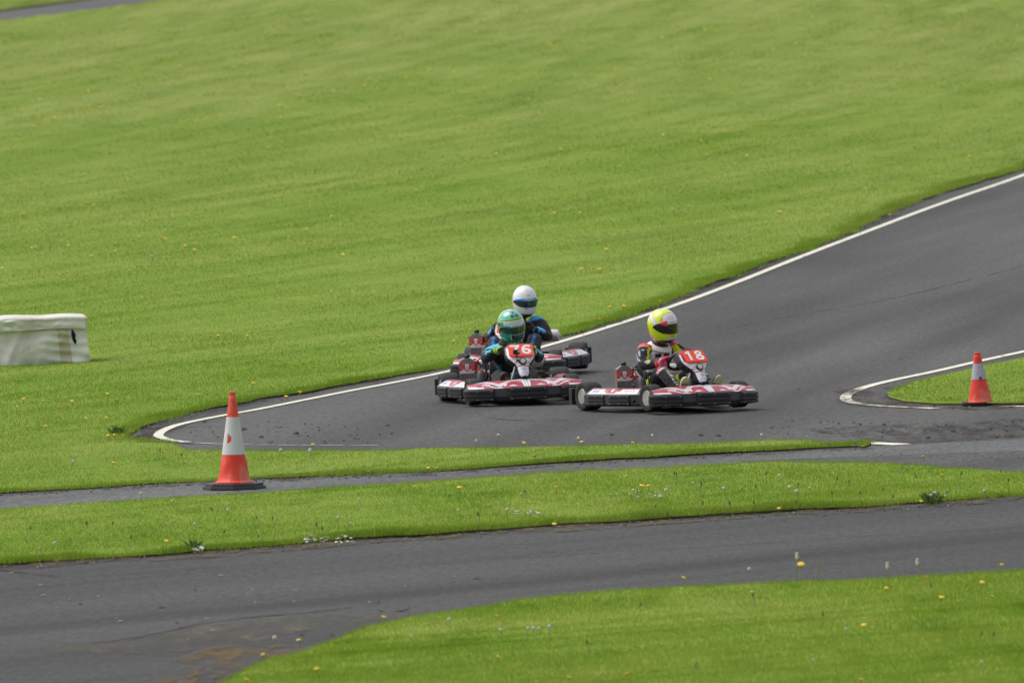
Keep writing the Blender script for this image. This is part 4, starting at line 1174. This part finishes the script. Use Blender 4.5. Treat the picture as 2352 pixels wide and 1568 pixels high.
def v3(p, l, t):
    if t > .70:
        if abs(p) < 22: return (.03, .04, .10) if txt('CLUB 100', (p+18)/36, (t-.76)/.17) else (.42, .60, .80)
        return (.02, .20, .72) if abs(p) > 34 else (.06, .36, .85)
    return (.010, .022, .028) if abs(p+2) > 6 else (.03, .07, .08)
J18 = dict(pel=(-.17,0,.16), wai=(-.175,0,.27), che=(-.15,0,.42), nek=(-.125,0,.555), hed=(-.10,.015,.66), shR=(-.125,-.155,.545), shL=(-.125,.155,.55),
           elR=(.02,-.245,.385), wrR=(.185,-.185,.405), elL=(.03,.24,.40), wrL=(.20,.175,.455), hiR=(-.11,-.10,.15), hiL=(-.11,.10,.15),
           knR=(.215,-.165,.345), knL=(.215,.185,.345), anR=(.445,-.135,.155), anL=(.445,.205,.155), aR=186, aL=20)
J76 = dict(pel=(-.20,0,.15), wai=(-.20,0,.245), che=(-.15,0,.365), nek=(-.105,-.01,.48), hed=(-.06,.01,.60), shR=(-.10,-.165,.455), shL=(-.10,.160,.46),
           elR=(.04,-.255,.375), wrR=(.185,-.165,.46), elL=(.05,.25,.36), wrL=(.20,.165,.43), hiR=(-.12,-.10,.15), hiL=(-.12,.10,.15),
           knR=(.20,-.165,.235), knL=(.20,.17,.225), anR=(.455,-.165,.145), anL=(.455,.165,.145), aR=168, aL=5)
J3 = dict(pel=(-.20,0,.16), wai=(-.21,.005,.26), che=(-.185,.015,.38), nek=(-.16,.03,.51), hed=(-.14,.06,.62), shR=(-.16,-.15,.475), shL=(-.16,.185,.49),
          elR=(.0,-.26,.34), wrR=(.175,-.175,.43), elL=(-.01,.29,.325), wrL=(.175,.19,.42), hiR=(-.12,-.10,.15), hiL=(-.12,.10,.15),
          knR=(.20,-.19,.33), knL=(.20,.20,.34), anR=(.455,-.15,.155), anL=(.455,.17,.155), aR=170, aL=14)
k18 = make_kart('18', 'red and white go-kart with orange plate 18 and cream fuel tank, in front', (1532, 938.5, 30, -.6, 1.2), dict(tank='tankc', steer=8, lift=.004))
k76 = make_kart('76', 'red and white go-kart with orange plate 76, between the other two', (1180, 919, 9.5, 1.0, .3), dict(tank='tankt', steer=6, lift=.006))
k3 = make_kart('', 'red and white go-kart partly hidden behind kart 76, close to the white line', (1192, 859, -9, 1.4, 0), dict(tank='tankt', steer=4, lift=.008, scale=(.97, .93, 1)))
d18 = make_driver(k18, 'person in yellow helmet and black suit with white chest and pink gloves', J18, suit18, dict(glove=gl18, sole='cream', levels=4))
d76 = make_driver(k76, 'person in green patterned helmet and black suit with cyan sleeves, leaning forward over plate 76', J76, suit76, dict(glove=gl76, sole='darksole'))
d3 = make_driver(k3, 'person in plain white helmet with blue visor strip and black suit with blue shoulders', J3, suit3, dict(glove=gl3, sole='darksole'))
helmet_parts(h18, v18, (-.075, .022, .735), (3, 5, 9), (1.04, 1.05, 1.04), d18, dict(rects=[(-14, 14, -36, -31)], col=(.30, .40, .01)), 20, -28)
helmet_parts(h76, v76, (-.035, .012, .668), (6, 10, 14), (1.02, .99, 1.03), d76, dict(rects=[(-24, 24, -40, -30)], col=(.05, .05, .06)))
helmet_parts(h3, v3, (-.135, .066, .676), (-2, 3, 27), (.94, .94, .97), d3, dict(rects=[(-24, -8, -32, -27)], col=(.30, .30, .31)))
# collar, head rest pieces of clothing
def collar(d, c, r, tilt, colr, mt, hgt=.035, flat=False):
    b = MB(); n = 40
    prof_ = [(r*.62, hgt*.8), (r*.80, .006), (r*1.02, -.012), (r*1.08, -.006), (r*.98, .010), (r*.72, hgt*1.15), (r*.62, hgt)]
    if flat: prof_ = [(r*.66, .010), (r*.85, .002), (r*1.02, -.016), (r*1.06, -.010), (r*.96, .006), (r*.70, .020), (r*.66, .014)]
    T = Matrix.Translation(c) @ Euler((R(tilt[0]), R(tilt[1]), 0)).to_matrix().to_4x4() @ Matrix.Diagonal((.92, 1.12, 1, 1))
    b.lathe(prof_, n, col=colr); b.v = [tuple(T @ Vector(p)) for p in b.v]
    b.build('collar', M[mt], d)
collar(d18, Vector((-.105, .006, .548)), .102, (-4, 27), (.72, .73, .70), 'suit', .038, True)
collar(d76, Vector((-.07, -.01, .515)), .080, (0, 18), (.03, .03, .035), 'suit')
collar(d3, Vector((-.13, .033, .535)), .078, (0, 8), (.014, .014, .02), 'suit')

# action camera clipped in front of plate 76
b = MB(); cm = Matrix.Translation((.566, -.052, .455)) @ Matrix.Rotation(R(12), 4, 'Y')
b.box((-.012, -.030, -.020), (.012, .030, .022), mtx=cm)
ac = b.build('action_camera', M['black'], None, False, .004); tag(ac, 'small black action camera on a stalk in front of orange plate 76', 'camera')
ac.location = k76.location; ac.rotation_euler = k76.rotation_euler
MB().lathe([(.011, .012), (.011, .017), (.007, .018), (0, .0175)], 16, 'x', (.567, -.034, .461)).build('lens', M['visor'], ac)
MB().tube([(.566, -.052, .438), (.572, -.048, .410), (.600, -.046, .385), (.597, -.03, .372)], .0065, 8).box((.585, -.062, .368), (.605, -.028, .386)).build('mount', M['black'], ac)

# ------------------------------------------------------------------ traffic cones
def cone_mat(name, scar=None):
    m, N, L, b = mat(name); nt = m.node_tree
    n = noise(nt, 5, 5, .65, (0, (1, 1, .6)))
    c = ramp(nt, n, [(.38, (.72, .036, .016)), (.50, (.78, .055, .028)), (.60, (.74, .17, .11))])
    L.new(c, b.inputs['Base Color']); b.inputs['Roughness'].default_value = .55; return m
M['cone'] = cone_mat('cone_orange'); M['sleeve'] = painted('cone_sleeve', .5, 0, .12)
def facet(bld, amt, z0, z1):
    out = []
    for p in bld.v:
        x, y, z = p
        if z0 < z < z1:
            k = float(vn(math.atan2(y, x)*1.6+5, z*9, 3)); k = (k-.5)*amt*math.sin(math.pi*(z-z0)/(z1-z0)); rr = math.hypot(x, y) or 1; x += x/rr*k; y += y/rr*k
        out.append((x, y, z))
    bld.v = out
def big_cone():
    t = empty('traffic_cone'); tag(t, 'tall orange cone with torn white sleeve on black rubber base, near the narrow path', 'traffic cone', 'orange traffic cones')
    t.location = gp(538, 1122, .004); t.rotation_euler = (R(-1), R(.8), R(22))
    b = MB(); oc = [(math.cos(R(22.5+45*k))*.255, math.sin(R(22.5+45*k))*.255) for k in range(8)]
    b.prism(oc, 0, .024); b.prism([(x*.93, y*.93) for x, y in oc], .026, .048); b.prism([(x*.9, y*.9) for x, y in oc], .023, .0265)
    b.build('base', M['dgrey'], t, False, .005)
    prof_ = [(.154, .048), (.155, .056), (.150, .060), (.134, .068), (.127, .085), (.121, .11), (.115, .145), (.108, .185), (.099, .235), (.092, .275), (.0485, .575), (.040, .64), (.030, .735), (.0255, .742), (.0250, .760), (.0275, .764), (.0275, .778), (.022, .782), (0, .782)]
    fine = []
    for p, q in zip(prof_[:-1], prof_[1:]):
        n = max(1, int(abs(q[1]-p[1])/.015)); fine += [(lerp(p[0], q[0], i/n), lerp(p[1], q[1], i/n)) for i in range(n)]
    fine.append(prof_[-1]); b = MB().lathe(fine, 56); facet(b, .022, .065, .27); b.build('body', M['cone'], t)
    def sc_(p, q, u):
        z = (p[1]+q[1])/2; a = (u*360-202-22) % 360; a = a-360 if a > 180 else a
        da = a/14.0; dz = (z-.405)/.028
        if abs(da) < 1 and abs(dz) < 1.15-.5*da and float(vn(a*.4, z*70, 2)) > .18: return (.62, .035, .02)
        return (.60, .61, .60)
    fs = [(lerp(.0945, .0505, k/60), lerp(.276, .576, k/60)) for k in range(61)]
    MB().lathe(fs, 120, col=sc_).build('sleeve', M['sleeve'], t)
def small_cone():
    t = empty('traffic_cone'); tag(t, 'short orange cone with grey sleeve slumped off its thin black base, beside the infield tip', 'traffic cone', 'orange traffic cones')
    t.location = gp(2252, 929, .012)
    b = MB(); b.prism(rrect(.215, .20, .03), 0, .026, mtx=Matrix.Translation((-.055, 0, 0))); b.build('base', M['tyre'], t, False, .006)
    prof_ = [(.108, .022), (.109, .030), (.104, .036), (.098, .06), (.0655, .222), (.0405, .360), (.0335, .425), (.029, .430), (.027, .446), (.0285, .450), (.026, .456), (0, .456)]
    fine = []
    for p, q in zip(prof_[:-1], prof_[1:]):
        n = max(1, int(abs(q[1]-p[1])/.015)); fine += [(lerp(p[0], q[0], i/n), lerp(p[1], q[1], i/n)) for i in range(n)]
    fine.append(prof_[-1]); MB().lathe(fine, 48).build('body', M['cone'], t).rotation_euler = (0, R(-2.2), 0)
    def sc_(p, q, u):
        z = (p[1]+q[1])/2; a = u*360
        if 270 < a < 292 and z < .245: return (.06, .05, .09)
        if float(vn(a*.12, z*40, 9)) > .93: return (.12, .12, .14)
        return (.42, .42, .46)
    fs = [(lerp(.0672, .0420, k/30), lerp(.224, .360, k/30)) for k in range(31)]
    MB().lathe(fs, 80, col=sc_).build('sleeve', M['sleeve'], t).rotation_euler = (0, R(-2.2), 0)
big_cone(); small_cone()

# ------------------------------------------------------------------ covered straw bales
def cloth_mat(name, col, warm):
    m, N, L, b = mat(name); nt = m.node_tree
    c = ramp(nt, noise(nt, 2.6, 5, .65, (0, (1, 1, 1))), [(.3, warm), (.5, col), (.75, [min(1, x*1.12) for x in col])])
    L.new(c, b.inputs['Base Color']); b.inputs['Roughness'].default_value = .7; b.inputs['Specular IOR Level'].default_value = .25; return m
M['tarp'] = cloth_mat('white_tarp', (.62, .62, .55), (.46, .44, .34)); M['tarp_dirty'] = cloth_mat('stained_tarp', (.46, .43, .32), (.32, .26, .17)); M['hole'] = plain('dark_hole', (.006, .006, .012), .9)
def bale():
    t = empty('covered_bale'); tag(t, 'dirty white tarpaulin cover over a long barrier bale on the hillside grass', 'bale cover')
    x, y, _ = gp(194, 824, .06); t.location = (x, y, .048); t.rotation_euler = (0, 0, R(185))
    Ln, H, D = 2.6, .425, .62      # local x runs to the left of the picture, +y faces the camera
    def fold(x, z):
        k = z/H
        f = .020*math.sin(9*x+5*k+2*math.sin(4*x))*max(0, 1-k)**.6 + .03*(float(vn(x*3.2+k*1.2, k*2.2, 4))-.5) + .022*(float(vn(x*9-k*4, k*5, 6))-.5) + .010*(float(vn(x*20+k*9, k*9-x*6, 12))-.5)
        if x < .5: f += .017*math.sin(34*k-8*x)*math.exp(-((x-.22)/.16)**2)*(.3+.7*(1-k))
        if .55 < x < .95: f += .022*math.exp(-((x-.62-(.75-k)*.20)/.035)**2)*(k < .76)
        return f
    def S(u, v):
        x = u*Ln; z = v*H*.80
        return (x-.035*(1-v)*(1-u*8 if u < .125 else 0)*1, D/2+.035*(1-v)+fold(x, z), z-.05*(1-v)**4+.012*math.sin(7*x)*(1-v)**3)
    b = MB(); b.grid(S, 150, 36)
    b.grid(lambda u, v: (-.035*(1-v)+.02*(float(vn(u*5, v*4, 8))-.5), lerp(D/2+.03*(1-v), -D/2, u), v*H*.98), 16, 16)
    b.grid(lambda u, v: (u*Ln, -D/2-.03*(1-v), v*H*.98), 30, 4)
    b.grid(lambda u, v: (Ln, lerp(D/2+.03*(1-v), -D/2, u), v*H*.98), 4, 4)
    b.build('cover', M['tarp'], t, fix=False)
    fl = MB()
    def T(u, v):
        x = lerp(-.012, Ln+.01, u); top = H+.012*math.sin(3.1*x+.6)*math.sin(1.3*x)+.006*math.sin(11*x)
        rr = .020
        if v < .45:                       # the hanging flap
            k = v/.45; z = lerp(H*.735+.010*math.sin(6*x), top-rr, k); yy = D/2+.014+fold(x, z)*.8+.008*(1-k)
            if abs(x-.72) < .10: yy += .022*math.exp(-((x-.72)/.05)**2)*math.sin(k*9)
            return (x, yy, z)
        if v < .6:
            k = (v-.45)/.15; a = k*math.pi/2; return (x, D/2+.014-rr+rr*math.cos(a)+fold(x, top)*.5*(1-k), top-rr+rr*math.sin(a))
        k = (v-.6)/.4; return (x, lerp(D/2, -D/2-.01, k), top-.012*math.sin(k*3.14)*abs(math.sin(2.5*x)))
    fl.grid(T, 150, 40)
    fl.grid(lambda u, v: (-.014-.006*math.sin(v*9), lerp(D/2+.02, -D/2, u), lerp(H*.76, H-.002, v)), 12, 8)
    fl.build('flap', M['tarp'], t, solid=.006)
    def onf(x, z, o): p = S(x/Ln, z/(H*.8)); return (p[0], p[1]+o, p[2])
    MB().grid(lambda u, v: onf(lerp(.175, .265, u)+.02*(1-v)*-1, lerp(.012, H*.735, v), .006), 10, 40).build('patch', M['tarp_dirty'], t, solid=.003)
    hp = [(.130, .318), (.100, .265), (.108, .225), (.098, .205), (.112, .165), (.135, .21), (.142, .27)]
    MB().add([onf(x, z, .010) for x, z in hp], [tuple(range(len(hp)))]).build('tear', M['hole'], t, False)
bale()

# ------------------------------------------------------------------ dandelions, seed clocks, buds, daisies
def flower_mesh(kind):
    b = MB(); rnd = random.Random(kind)
    if kind == 'yellow':
        b.tube([(0, 0, -.06), (.002, .001, .0)], .0032, 5, mi=0)
        b.lathe([(.004, -.006), (.012, -.002), (.021, .004), (.019, .008), (.010, .011), (0, .012)], 12, mi=1)
        for k in range(14):
            a = 2*math.pi*k/14; b.add([(.012*math.cos(a-.2), .012*math.sin(a-.2), .006), (.012*math.cos(a+.2), .012*math.sin(a+.2), .006), (.025*math.cos(a), .025*math.sin(a), .004+.004*rnd.random())], [(0, 1, 2)], mi=1)
    elif kind == 'clock':
        b.tube([(0, 0, -.15), (.002, .001, -.02)], .0034, 5, mi=0)
        for k in range(70):
            z = 1-2*(k+.5)/70; r = math.sqrt(1-z*z); a = k*2.39996; d = Vector((r*math.cos(a), r*math.sin(a), z)); o = d.orthogonal().normalized()*.0075; q = d.cross(o)
            b.add([d*.020+o, d*.020+q, d*.020-o, d*.020-q], [(0, 1, 2, 3)], mi=1)
        b.lathe([(0, -.007), (.007, 0), (0, .007)], 8, mi=0)
    elif kind == 'bud':
        b.tube([(0, 0, -.10), (.003, .002, -.012)], .0022, 5, mi=0); b.lathe([(0, -.013), (.006, -.008), (.0065, .002), (.004, .010), (.0055, .016), (0, .017)], 8, mi=1)
    else:
        b.tube([(0, 0, -.04), (0, 0, 0)], .0015, 5, mi=0); b.lathe([(.011, 0), (.010, .003), (0, .004)], 10, mi=1)
    mm = {'yellow': 'yellow', 'clock': 'clock', 'bud': 'bud', 'daisy': 'daisy'}[kind]
    me = b.mesh(kind, False); me.materials.append(M['stem']); me.materials.append(M[mm]); return me
FM = {k: flower_mesh(k) for k in ('yellow', 'clock', 'bud', 'daisy')}
ZONES = [(P_FORE, 'the foreground lawn'), (P_MID, 'the verge by the front road'), (P_INF, 'the infield by the small cone'), (P_HILL, 'the mown hillside')]
KIND = {'yellow': ('dandelion', 'yellow dandelion flower in the short grass of %s', 'dandelion', 'yellow dandelions on %s'),
        'clock': ('dandelion_clock', 'white dandelion seed head standing in the grass of %s', 'dandelion clock', 'white seed heads on %s'),
        'bud': ('dandelion_bud', 'brown closed dandelion bud on a thin stalk on %s', 'flower bud', 'closed buds on %s'),
        'daisy': ('daisy', 'tiny white daisy low in the grass of %s', 'daisy', 'daisies on %s')}
def plant(kind, px, py, hz=None, size=1.0):
    hz = {'yellow': .050, 'clock': .095, 'bud': .095, 'daisy': .045}[kind] if hz is None else hz
    p = gp(px, py, .03+hz); q = (np.array([p.x]), np.array([p.y])); zone = None
    for poly, nm in ZONES:
        if inside(q[0], q[1], poly)[0]: zone = nm; break
    if zone is None:
        for poly, nm in ZONES:
            if any(math.hypot(a-p.x, (b-p.y)*.3) < .5 for a, b in poly): zone = nm; break
    if zone is None: return
    nme, lab, cat, grp = KIND[kind]
    o = bpy.data.objects.new(nme, FM[kind]); COL.objects.link(o)
    o.location = (p.x, p.y, float(tz(p.x, p.y))+hz); s = size*random.uniform(.85, 1.2); o.scale = (s, s, s)
    o.rotation_euler = (random.uniform(-.35, .35), random.uniform(-.35, .35), random.uniform(0, 6.28))
    tag(o, lab % zone, cat, grp % zone)
A1 = lambda L: [(x/2, y/2) for x, y in L]
A2 = lambda L: [(1176+x/2, y/2) for x, y in L]
A3 = lambda L: [(x/2, 857.5+y/2) for x, y in L]
A4 = lambda L: [(1176+x/2, 918.75+y/2) for x, y in L]
Y = A1([(110,415),(222,408),(313,430),(405,458),(660,380),(658,398),(625,440),(488,445),(185,493),(103,540),(155,608),(92,645),(175,572),(185,575),(240,573),(255,570),(262,555),(290,550),(305,545),(345,540),(375,535),(390,540),(410,535),(420,545),(437,517),(435,540),(460,525),(475,520),(500,523),(825,328),(835,342),(1078,336),(1132,325),(1133,381),(1285,503),(1305,505),(1290,553),(1380,467),(1460,460),(1480,380),(1405,370),(1220,460),(1300,440),(1535,440),(1565,443),(1650,525),(1590,370),(1680,410),(1675,420),(1700,385),(1730,395),(1815,405),(1845,385),(1860,380),(1870,375),(1885,400),(1925,360),(1975,340),(2060,333),(2085,345),(2085,550),(2110,552),(2260,568),(2290,563),(1915,505),(2165,413),(2340,370),(2280,727),(1540,833),(1235,695),(1265,925),(1775,908),(1910,905),(1525,1010),(1410,1070),(935,1100),(1078,1107),(850,1145),(895,1137),(840,1160),(895,1163),(740,1100),(760,1105),(640,1098),(678,1040),(505,1165),(530,1160),(420,1180),(115,862),(107,995),(208,1083),(428,948),(445,968),(1240,1138),(1577,1185),(1272,1367),(2100,1212),(593,1263),(275,1283),(10,1235),(2085,1562),(1135,1545),(1003,1548),(1060,1530),(540,60),(1545,224),(1275,263),(145,1143),(165,1138),(315,1132)])
Y += A2([(1358,38),(1378,97),(1360,85),(2045,172),(2055,133),(1735,195),(1303,222),(1425,222),(912,383),(790,458),(570,455),(598,395),(518,480),(500,410),(695,655),(1260,633),(290,360),(118,373),(150,383),(110,450),(78,470),(35,465),(250,672),(225,712),(895,755),(975,635),(1020,628),(945,628),(1095,748),(1080,757),(1060,752),(2103,723),(2168,820),(1230,983),(488,940),(435,1155),(403,1240),(317,1237),(372,1238),(195,1008),(175,1013),(278,1008),(125,1018),(315,1005),(522,808),(495,803),(143,888),(678,1382),(450,1407),(515,1405),(403,1463),(382,1465),(1535,777),(1450,990),(870,692),(1735,988),(395,332),(470,335),(490,330),(455,315),(165,215),(180,225),(690,187),(800,142),(890,155),(1590,107),(1560,115),(2310,175),(1365,413)])
Y += A3([(108,120),(200,127),(330,125),(80,158),(285,158),(393,203),(490,200),(497,288),(530,292),(550,250),(525,285),(565,290),(210,235),(30,315),(523,410),(915,98),(1088,30),(1163,45),(1378,83),(495,95),(1315,103),(1365,400),(1692,443),(1968,430),(2005,430),(2110,530),(1905,523),(1437,327),(1763,1120),(1373,1222),(1455,1363),(2283,1110),(2290,1305),(1135,1418),(765,763),(1208,1300),(127,240)])
Y += A4([(205,405),(597,392),(625,392),(525,355),(903,332),(1227,490),(1880,455),(1975,340),(1888,263),(555,190),(55,190),(105,255),(320,190),(788,815),(1903,808),(1720,860),(1678,1015),(2160,830),(1973,902),(1617,1033),(530,1263),(265,1280),(2250,757),(1605,1273),(2205,893),(195,568)])
W_ = A1([(672,472),(875,495),(1175,453),(1100,402),(1357,365),(1743,480),(2300,470),(697,1195),(762,1067),(790,1010),(365,567),(918,470),(1950,158)])
W_ += A2([(1325,150),(1200,253),(1177,275),(1977,215),(2320,132),(1300,677),(1023,790),(812,967),(740,983),(470,1093),(340,1100),(385,1103),(1625,872),(25,75),(67,78),(333,395),(787,495)])
W_ += A3([(252,777),(182,800),(1650,580),(790,588),(1047,630),(647,547),(2105,620),(350,372),(335,400),(1262,1210),(2063,1122),(1290,352),(1420,357),(1425,350),(2290,283),(2188,305),(895,687),(1610,682),(2330,620),(1553,655),(1890,1205),(2300,1180)])
W_ += A4([(40,430),(305,173),(1147,157),(645,157),(830,373),(973,397),(1368,410),(1275,405),(1925,425),(1945,415),(1990,433),(2170,405),(1090,775),(1103,880),(1535,1052),(1385,1193),(2158,1195),(75,1052),(98,1054),(123,1054),(172,1046),(1230,342),(707,405),(1308,428),(557,405),(868,380)])
D_ = A3([(518,690),(140,710),(397,690),(1178,660),(1453,690),(1480,712),(2197,650),(1252,660),(1185,745),(603,745),(1030,720),(975,628),(735,350),(835,375)])
D_ += A4([(60,420),(755,340),(745,335),(868,375),(1120,395),(1315,390),(1168,335),(1493,355),(1600,425),(1548,380),(1705,410),(1750,432),(660,492),(715,515),(1110,465),(1305,460),(875,475),(2245,335),(2280,365),(1855,355),(1428,993),(2158,1075),(845,1222),(345,1112),(590,935),(1106,885),(2213,1080),(575,410),(1000,470),(1925,848),(2065,340),(1470,430)])
for x, y in Y: plant('yellow', x, y, .045 if y < 700 else .055, .92 if y < 900 else .80)
for x, y in W_: plant('clock', x, y, .06 if y < 700 else .085, random.uniform(.42, .72))
for x, y in D_: plant('bud', x, y)
for k in range(34): plant('daisy', random.uniform(700, 820), random.uniform(1236, 1246)-(k % 17)*.5)
for k in range(16): plant('daisy', random.uniform(1176, 1240), random.uniform(1168, 1176))
for k in range(14): plant('daisy', random.uniform(445, 470), random.uniform(1255, 1264))
for k in range(16): plant('daisy', random.uniform(1400, 1520), random.uniform(1125, 1138))
# the tall stalks that stand out against the front road at the right
def stalk(name, px, py, h, lean, head, label):
    t = empty(name); tag(t, label, 'weed', 'tall stalks by the front road'); p = gp(px, py, .05); t.location = (p.x, p.y, float(tz(p.x, p.y)))
    pts = [(0, 0, -.02), (lean*.2, 0, h*.35), (lean*.55+.008, 0, h*.7), (lean, 0, h)]
    MB().tube([tuple(q) for q in smooth_line(pts, 4)], [.0045]*12+[.003], 6).build('stem', M['stem'], t)
    if head == 'bud': MB().lathe([(0, -.02), (.010, -.012), (.012, .004), (.008, .02), (.010, .03), (0, .032)], 10, centre=(lean, 0, h)).build('head', M['clock'], t)
    elif head == 'yellow':
        o = link(bpy.data.objects.new('head', FM['yellow']), t); o.location = (lean, 0, h); o.scale = (1.25,)*3; o.rotation_euler = (.5, 0, 0)
stalk('tall_stalk', 1828, 1328, .175, .012, 'bud', 'tallest pale bud stalk on the foreground lawn, left of a dandelion')
stalk('tall_stalk', 1838, 1330, .125, .008, 'yellow', 'bent stalk with one yellow flower, beside the tallest pale bud')
stalk('tall_stalk', 1880, 1328, .165, .001, '', 'bare thin stalk on the lawn edge, right of the yellow flower')
stalk('tall_stalk', 2043, 1323, .095, -.012, 'bud', 'short pale bud stalk at the lawn edge, between taller groups')
stalk('tall_stalk', 2114, 1318, .105, -.02, 'bud', 'leaning pale bud above two yellow dandelions at the lawn edge')
stalk('tall_stalk', 937, 1405, .075, .0, '', 'short bare stalk where the foreground lawn meets the road')
# weed clump on the verge edge
def clump(px, py, n, label):
    p = gp(px, py, .02); b = MB()
    for k in range(n):
        a = random.uniform(0, 6.28); l = random.uniform(.03, .09); r = random.uniform(.02, .09); wd = random.uniform(.0018, .0042)
        bx, by = random.uniform(-.06, .06), random.uniform(-.12, .12); q = Vector((-math.sin(a), math.cos(a), 0))*wd; tip = Vector((bx+r*math.cos(a), by+r*math.sin(a), l)); md = Vector((bx+r*.4*math.cos(a), by+r*.4*math.sin(a), l*.65)); bs = Vector((bx*.8, by*.95, -.02))
        b.add([bs-q*.5, bs+q*.5, md+q, tip, md-q], [(0, 1, 2, 3, 4)])
    o = b.build('weed_clump', M['weed'], None, False, fix=False); o.location = (p.x, p.y, .02); tag(o, label, 'weed', 'dark weed clumps on verge edges')
M['weed'] = plain('weed_leaf', (.10, .19, .025), .6, var=.5, vscale=20)
for px, py, n, lb in ((2142,1152,90,'dark leafy clump under white seed heads on the right verge edge'),(450,1263,60,'weedy clump with daisies on the verge edge below the tall cone'),(272,999,80,'tangle of leaves and flowers outside the left hairpin tip')):
    clump(px, py, n, lb)

# ------------------------------------------------------------------ loose clods and leaf bits on the asphalt (nobody could count them)
b = MB(); rnd = random.Random(5)
def clod(px, py, sx, sy, sz, mi):
    p = gp(px, py, .006); n = 7; a0 = rnd.random()*6
    ring = [(p.x+sx*math.cos(a0+2*math.pi*k/n)*rnd.uniform(.6, 1.2), p.y+sy*math.sin(a0+2*math.pi*k/n)*rnd.uniform(.6, 1.2), .005) for k in range(n)]
    top = [(p.x+(x-p.x)*.55, p.y+(y-p.y)*.55, .006+sz*rnd.uniform(.7, 1.3)) for x, y, z in ring]
    b.add(ring+top, [(k, (k+1) % n, n+(k+1) % n, n+k) for k in range(n)]+[tuple(range(n, 2*n))], mi=mi)
for x, y in [(600,1003),(680,995),(2275,985),(1975,975),(2030,975),(1650,1000),(1610,999),(2190,990),(2320,1000),(2290,1003),(2130,1005),(1405,998),(2352,985),(470,968),(560,985)]:
    clod(x, y, .028, .05, .010, 0)
for k in range(260):
    z = rnd.random()
    if z < .35: x, y = rnd.uniform(330, 900), rnd.uniform(968, 1018)
    elif z < .75: x, y = rnd.uniform(1750, 2352), rnd.uniform(965, 1004)
    elif z < .85: x, y = rnd.uniform(1950, 2352), rnd.uniform(1040, 1062)
    else: x, y = rnd.uniform(1300, 2352), rnd.uniform(560, 980)
    if z > .85 and y < 1180-.33*x+250: continue
    s = rnd.uniform(.005, .015); clod(x, y, s, s*1.6, s*.45, 0 if rnd.random() < .75 else 1)
for k in range(36): clod(rnd.uniform(0, 1100), rnd.uniform(1300, 1480), rnd.uniform(.008, .03), rnd.uniform(.02, .05), .004, 0 if rnd.random() < .5 else 1)
for ed_, lo_, hi_ in ((MID_BOT, 1, 12), (STRIP_BOT, 1, 7), (HILL_EDGE[3:], 2, 14), (INF_EDGE[10:], 1, 6)):
    pts_ = [p for p in dens(ed_, 9) if -20 < p[0] < 2380]
    for x, y in pts_:
        for k in range(2):
            if rnd.random() < .55: s = rnd.uniform(.004, .013); clod(x+rnd.uniform(-6, 6), y+lo_+(hi_-lo_)*rnd.random()**2, s, s*1.8, s*.5, 0 if rnd.random() < .7 else 1)
M['leafbit'] = plain('dry_leaf', (.22, .18, .10), .9, var=.3)
tag(b.build('debris', [M['clod'], M['leafbit']], None, False), 'scattered dark clods and dry leaf bits on the asphalt', 'debris', kind='stuff')
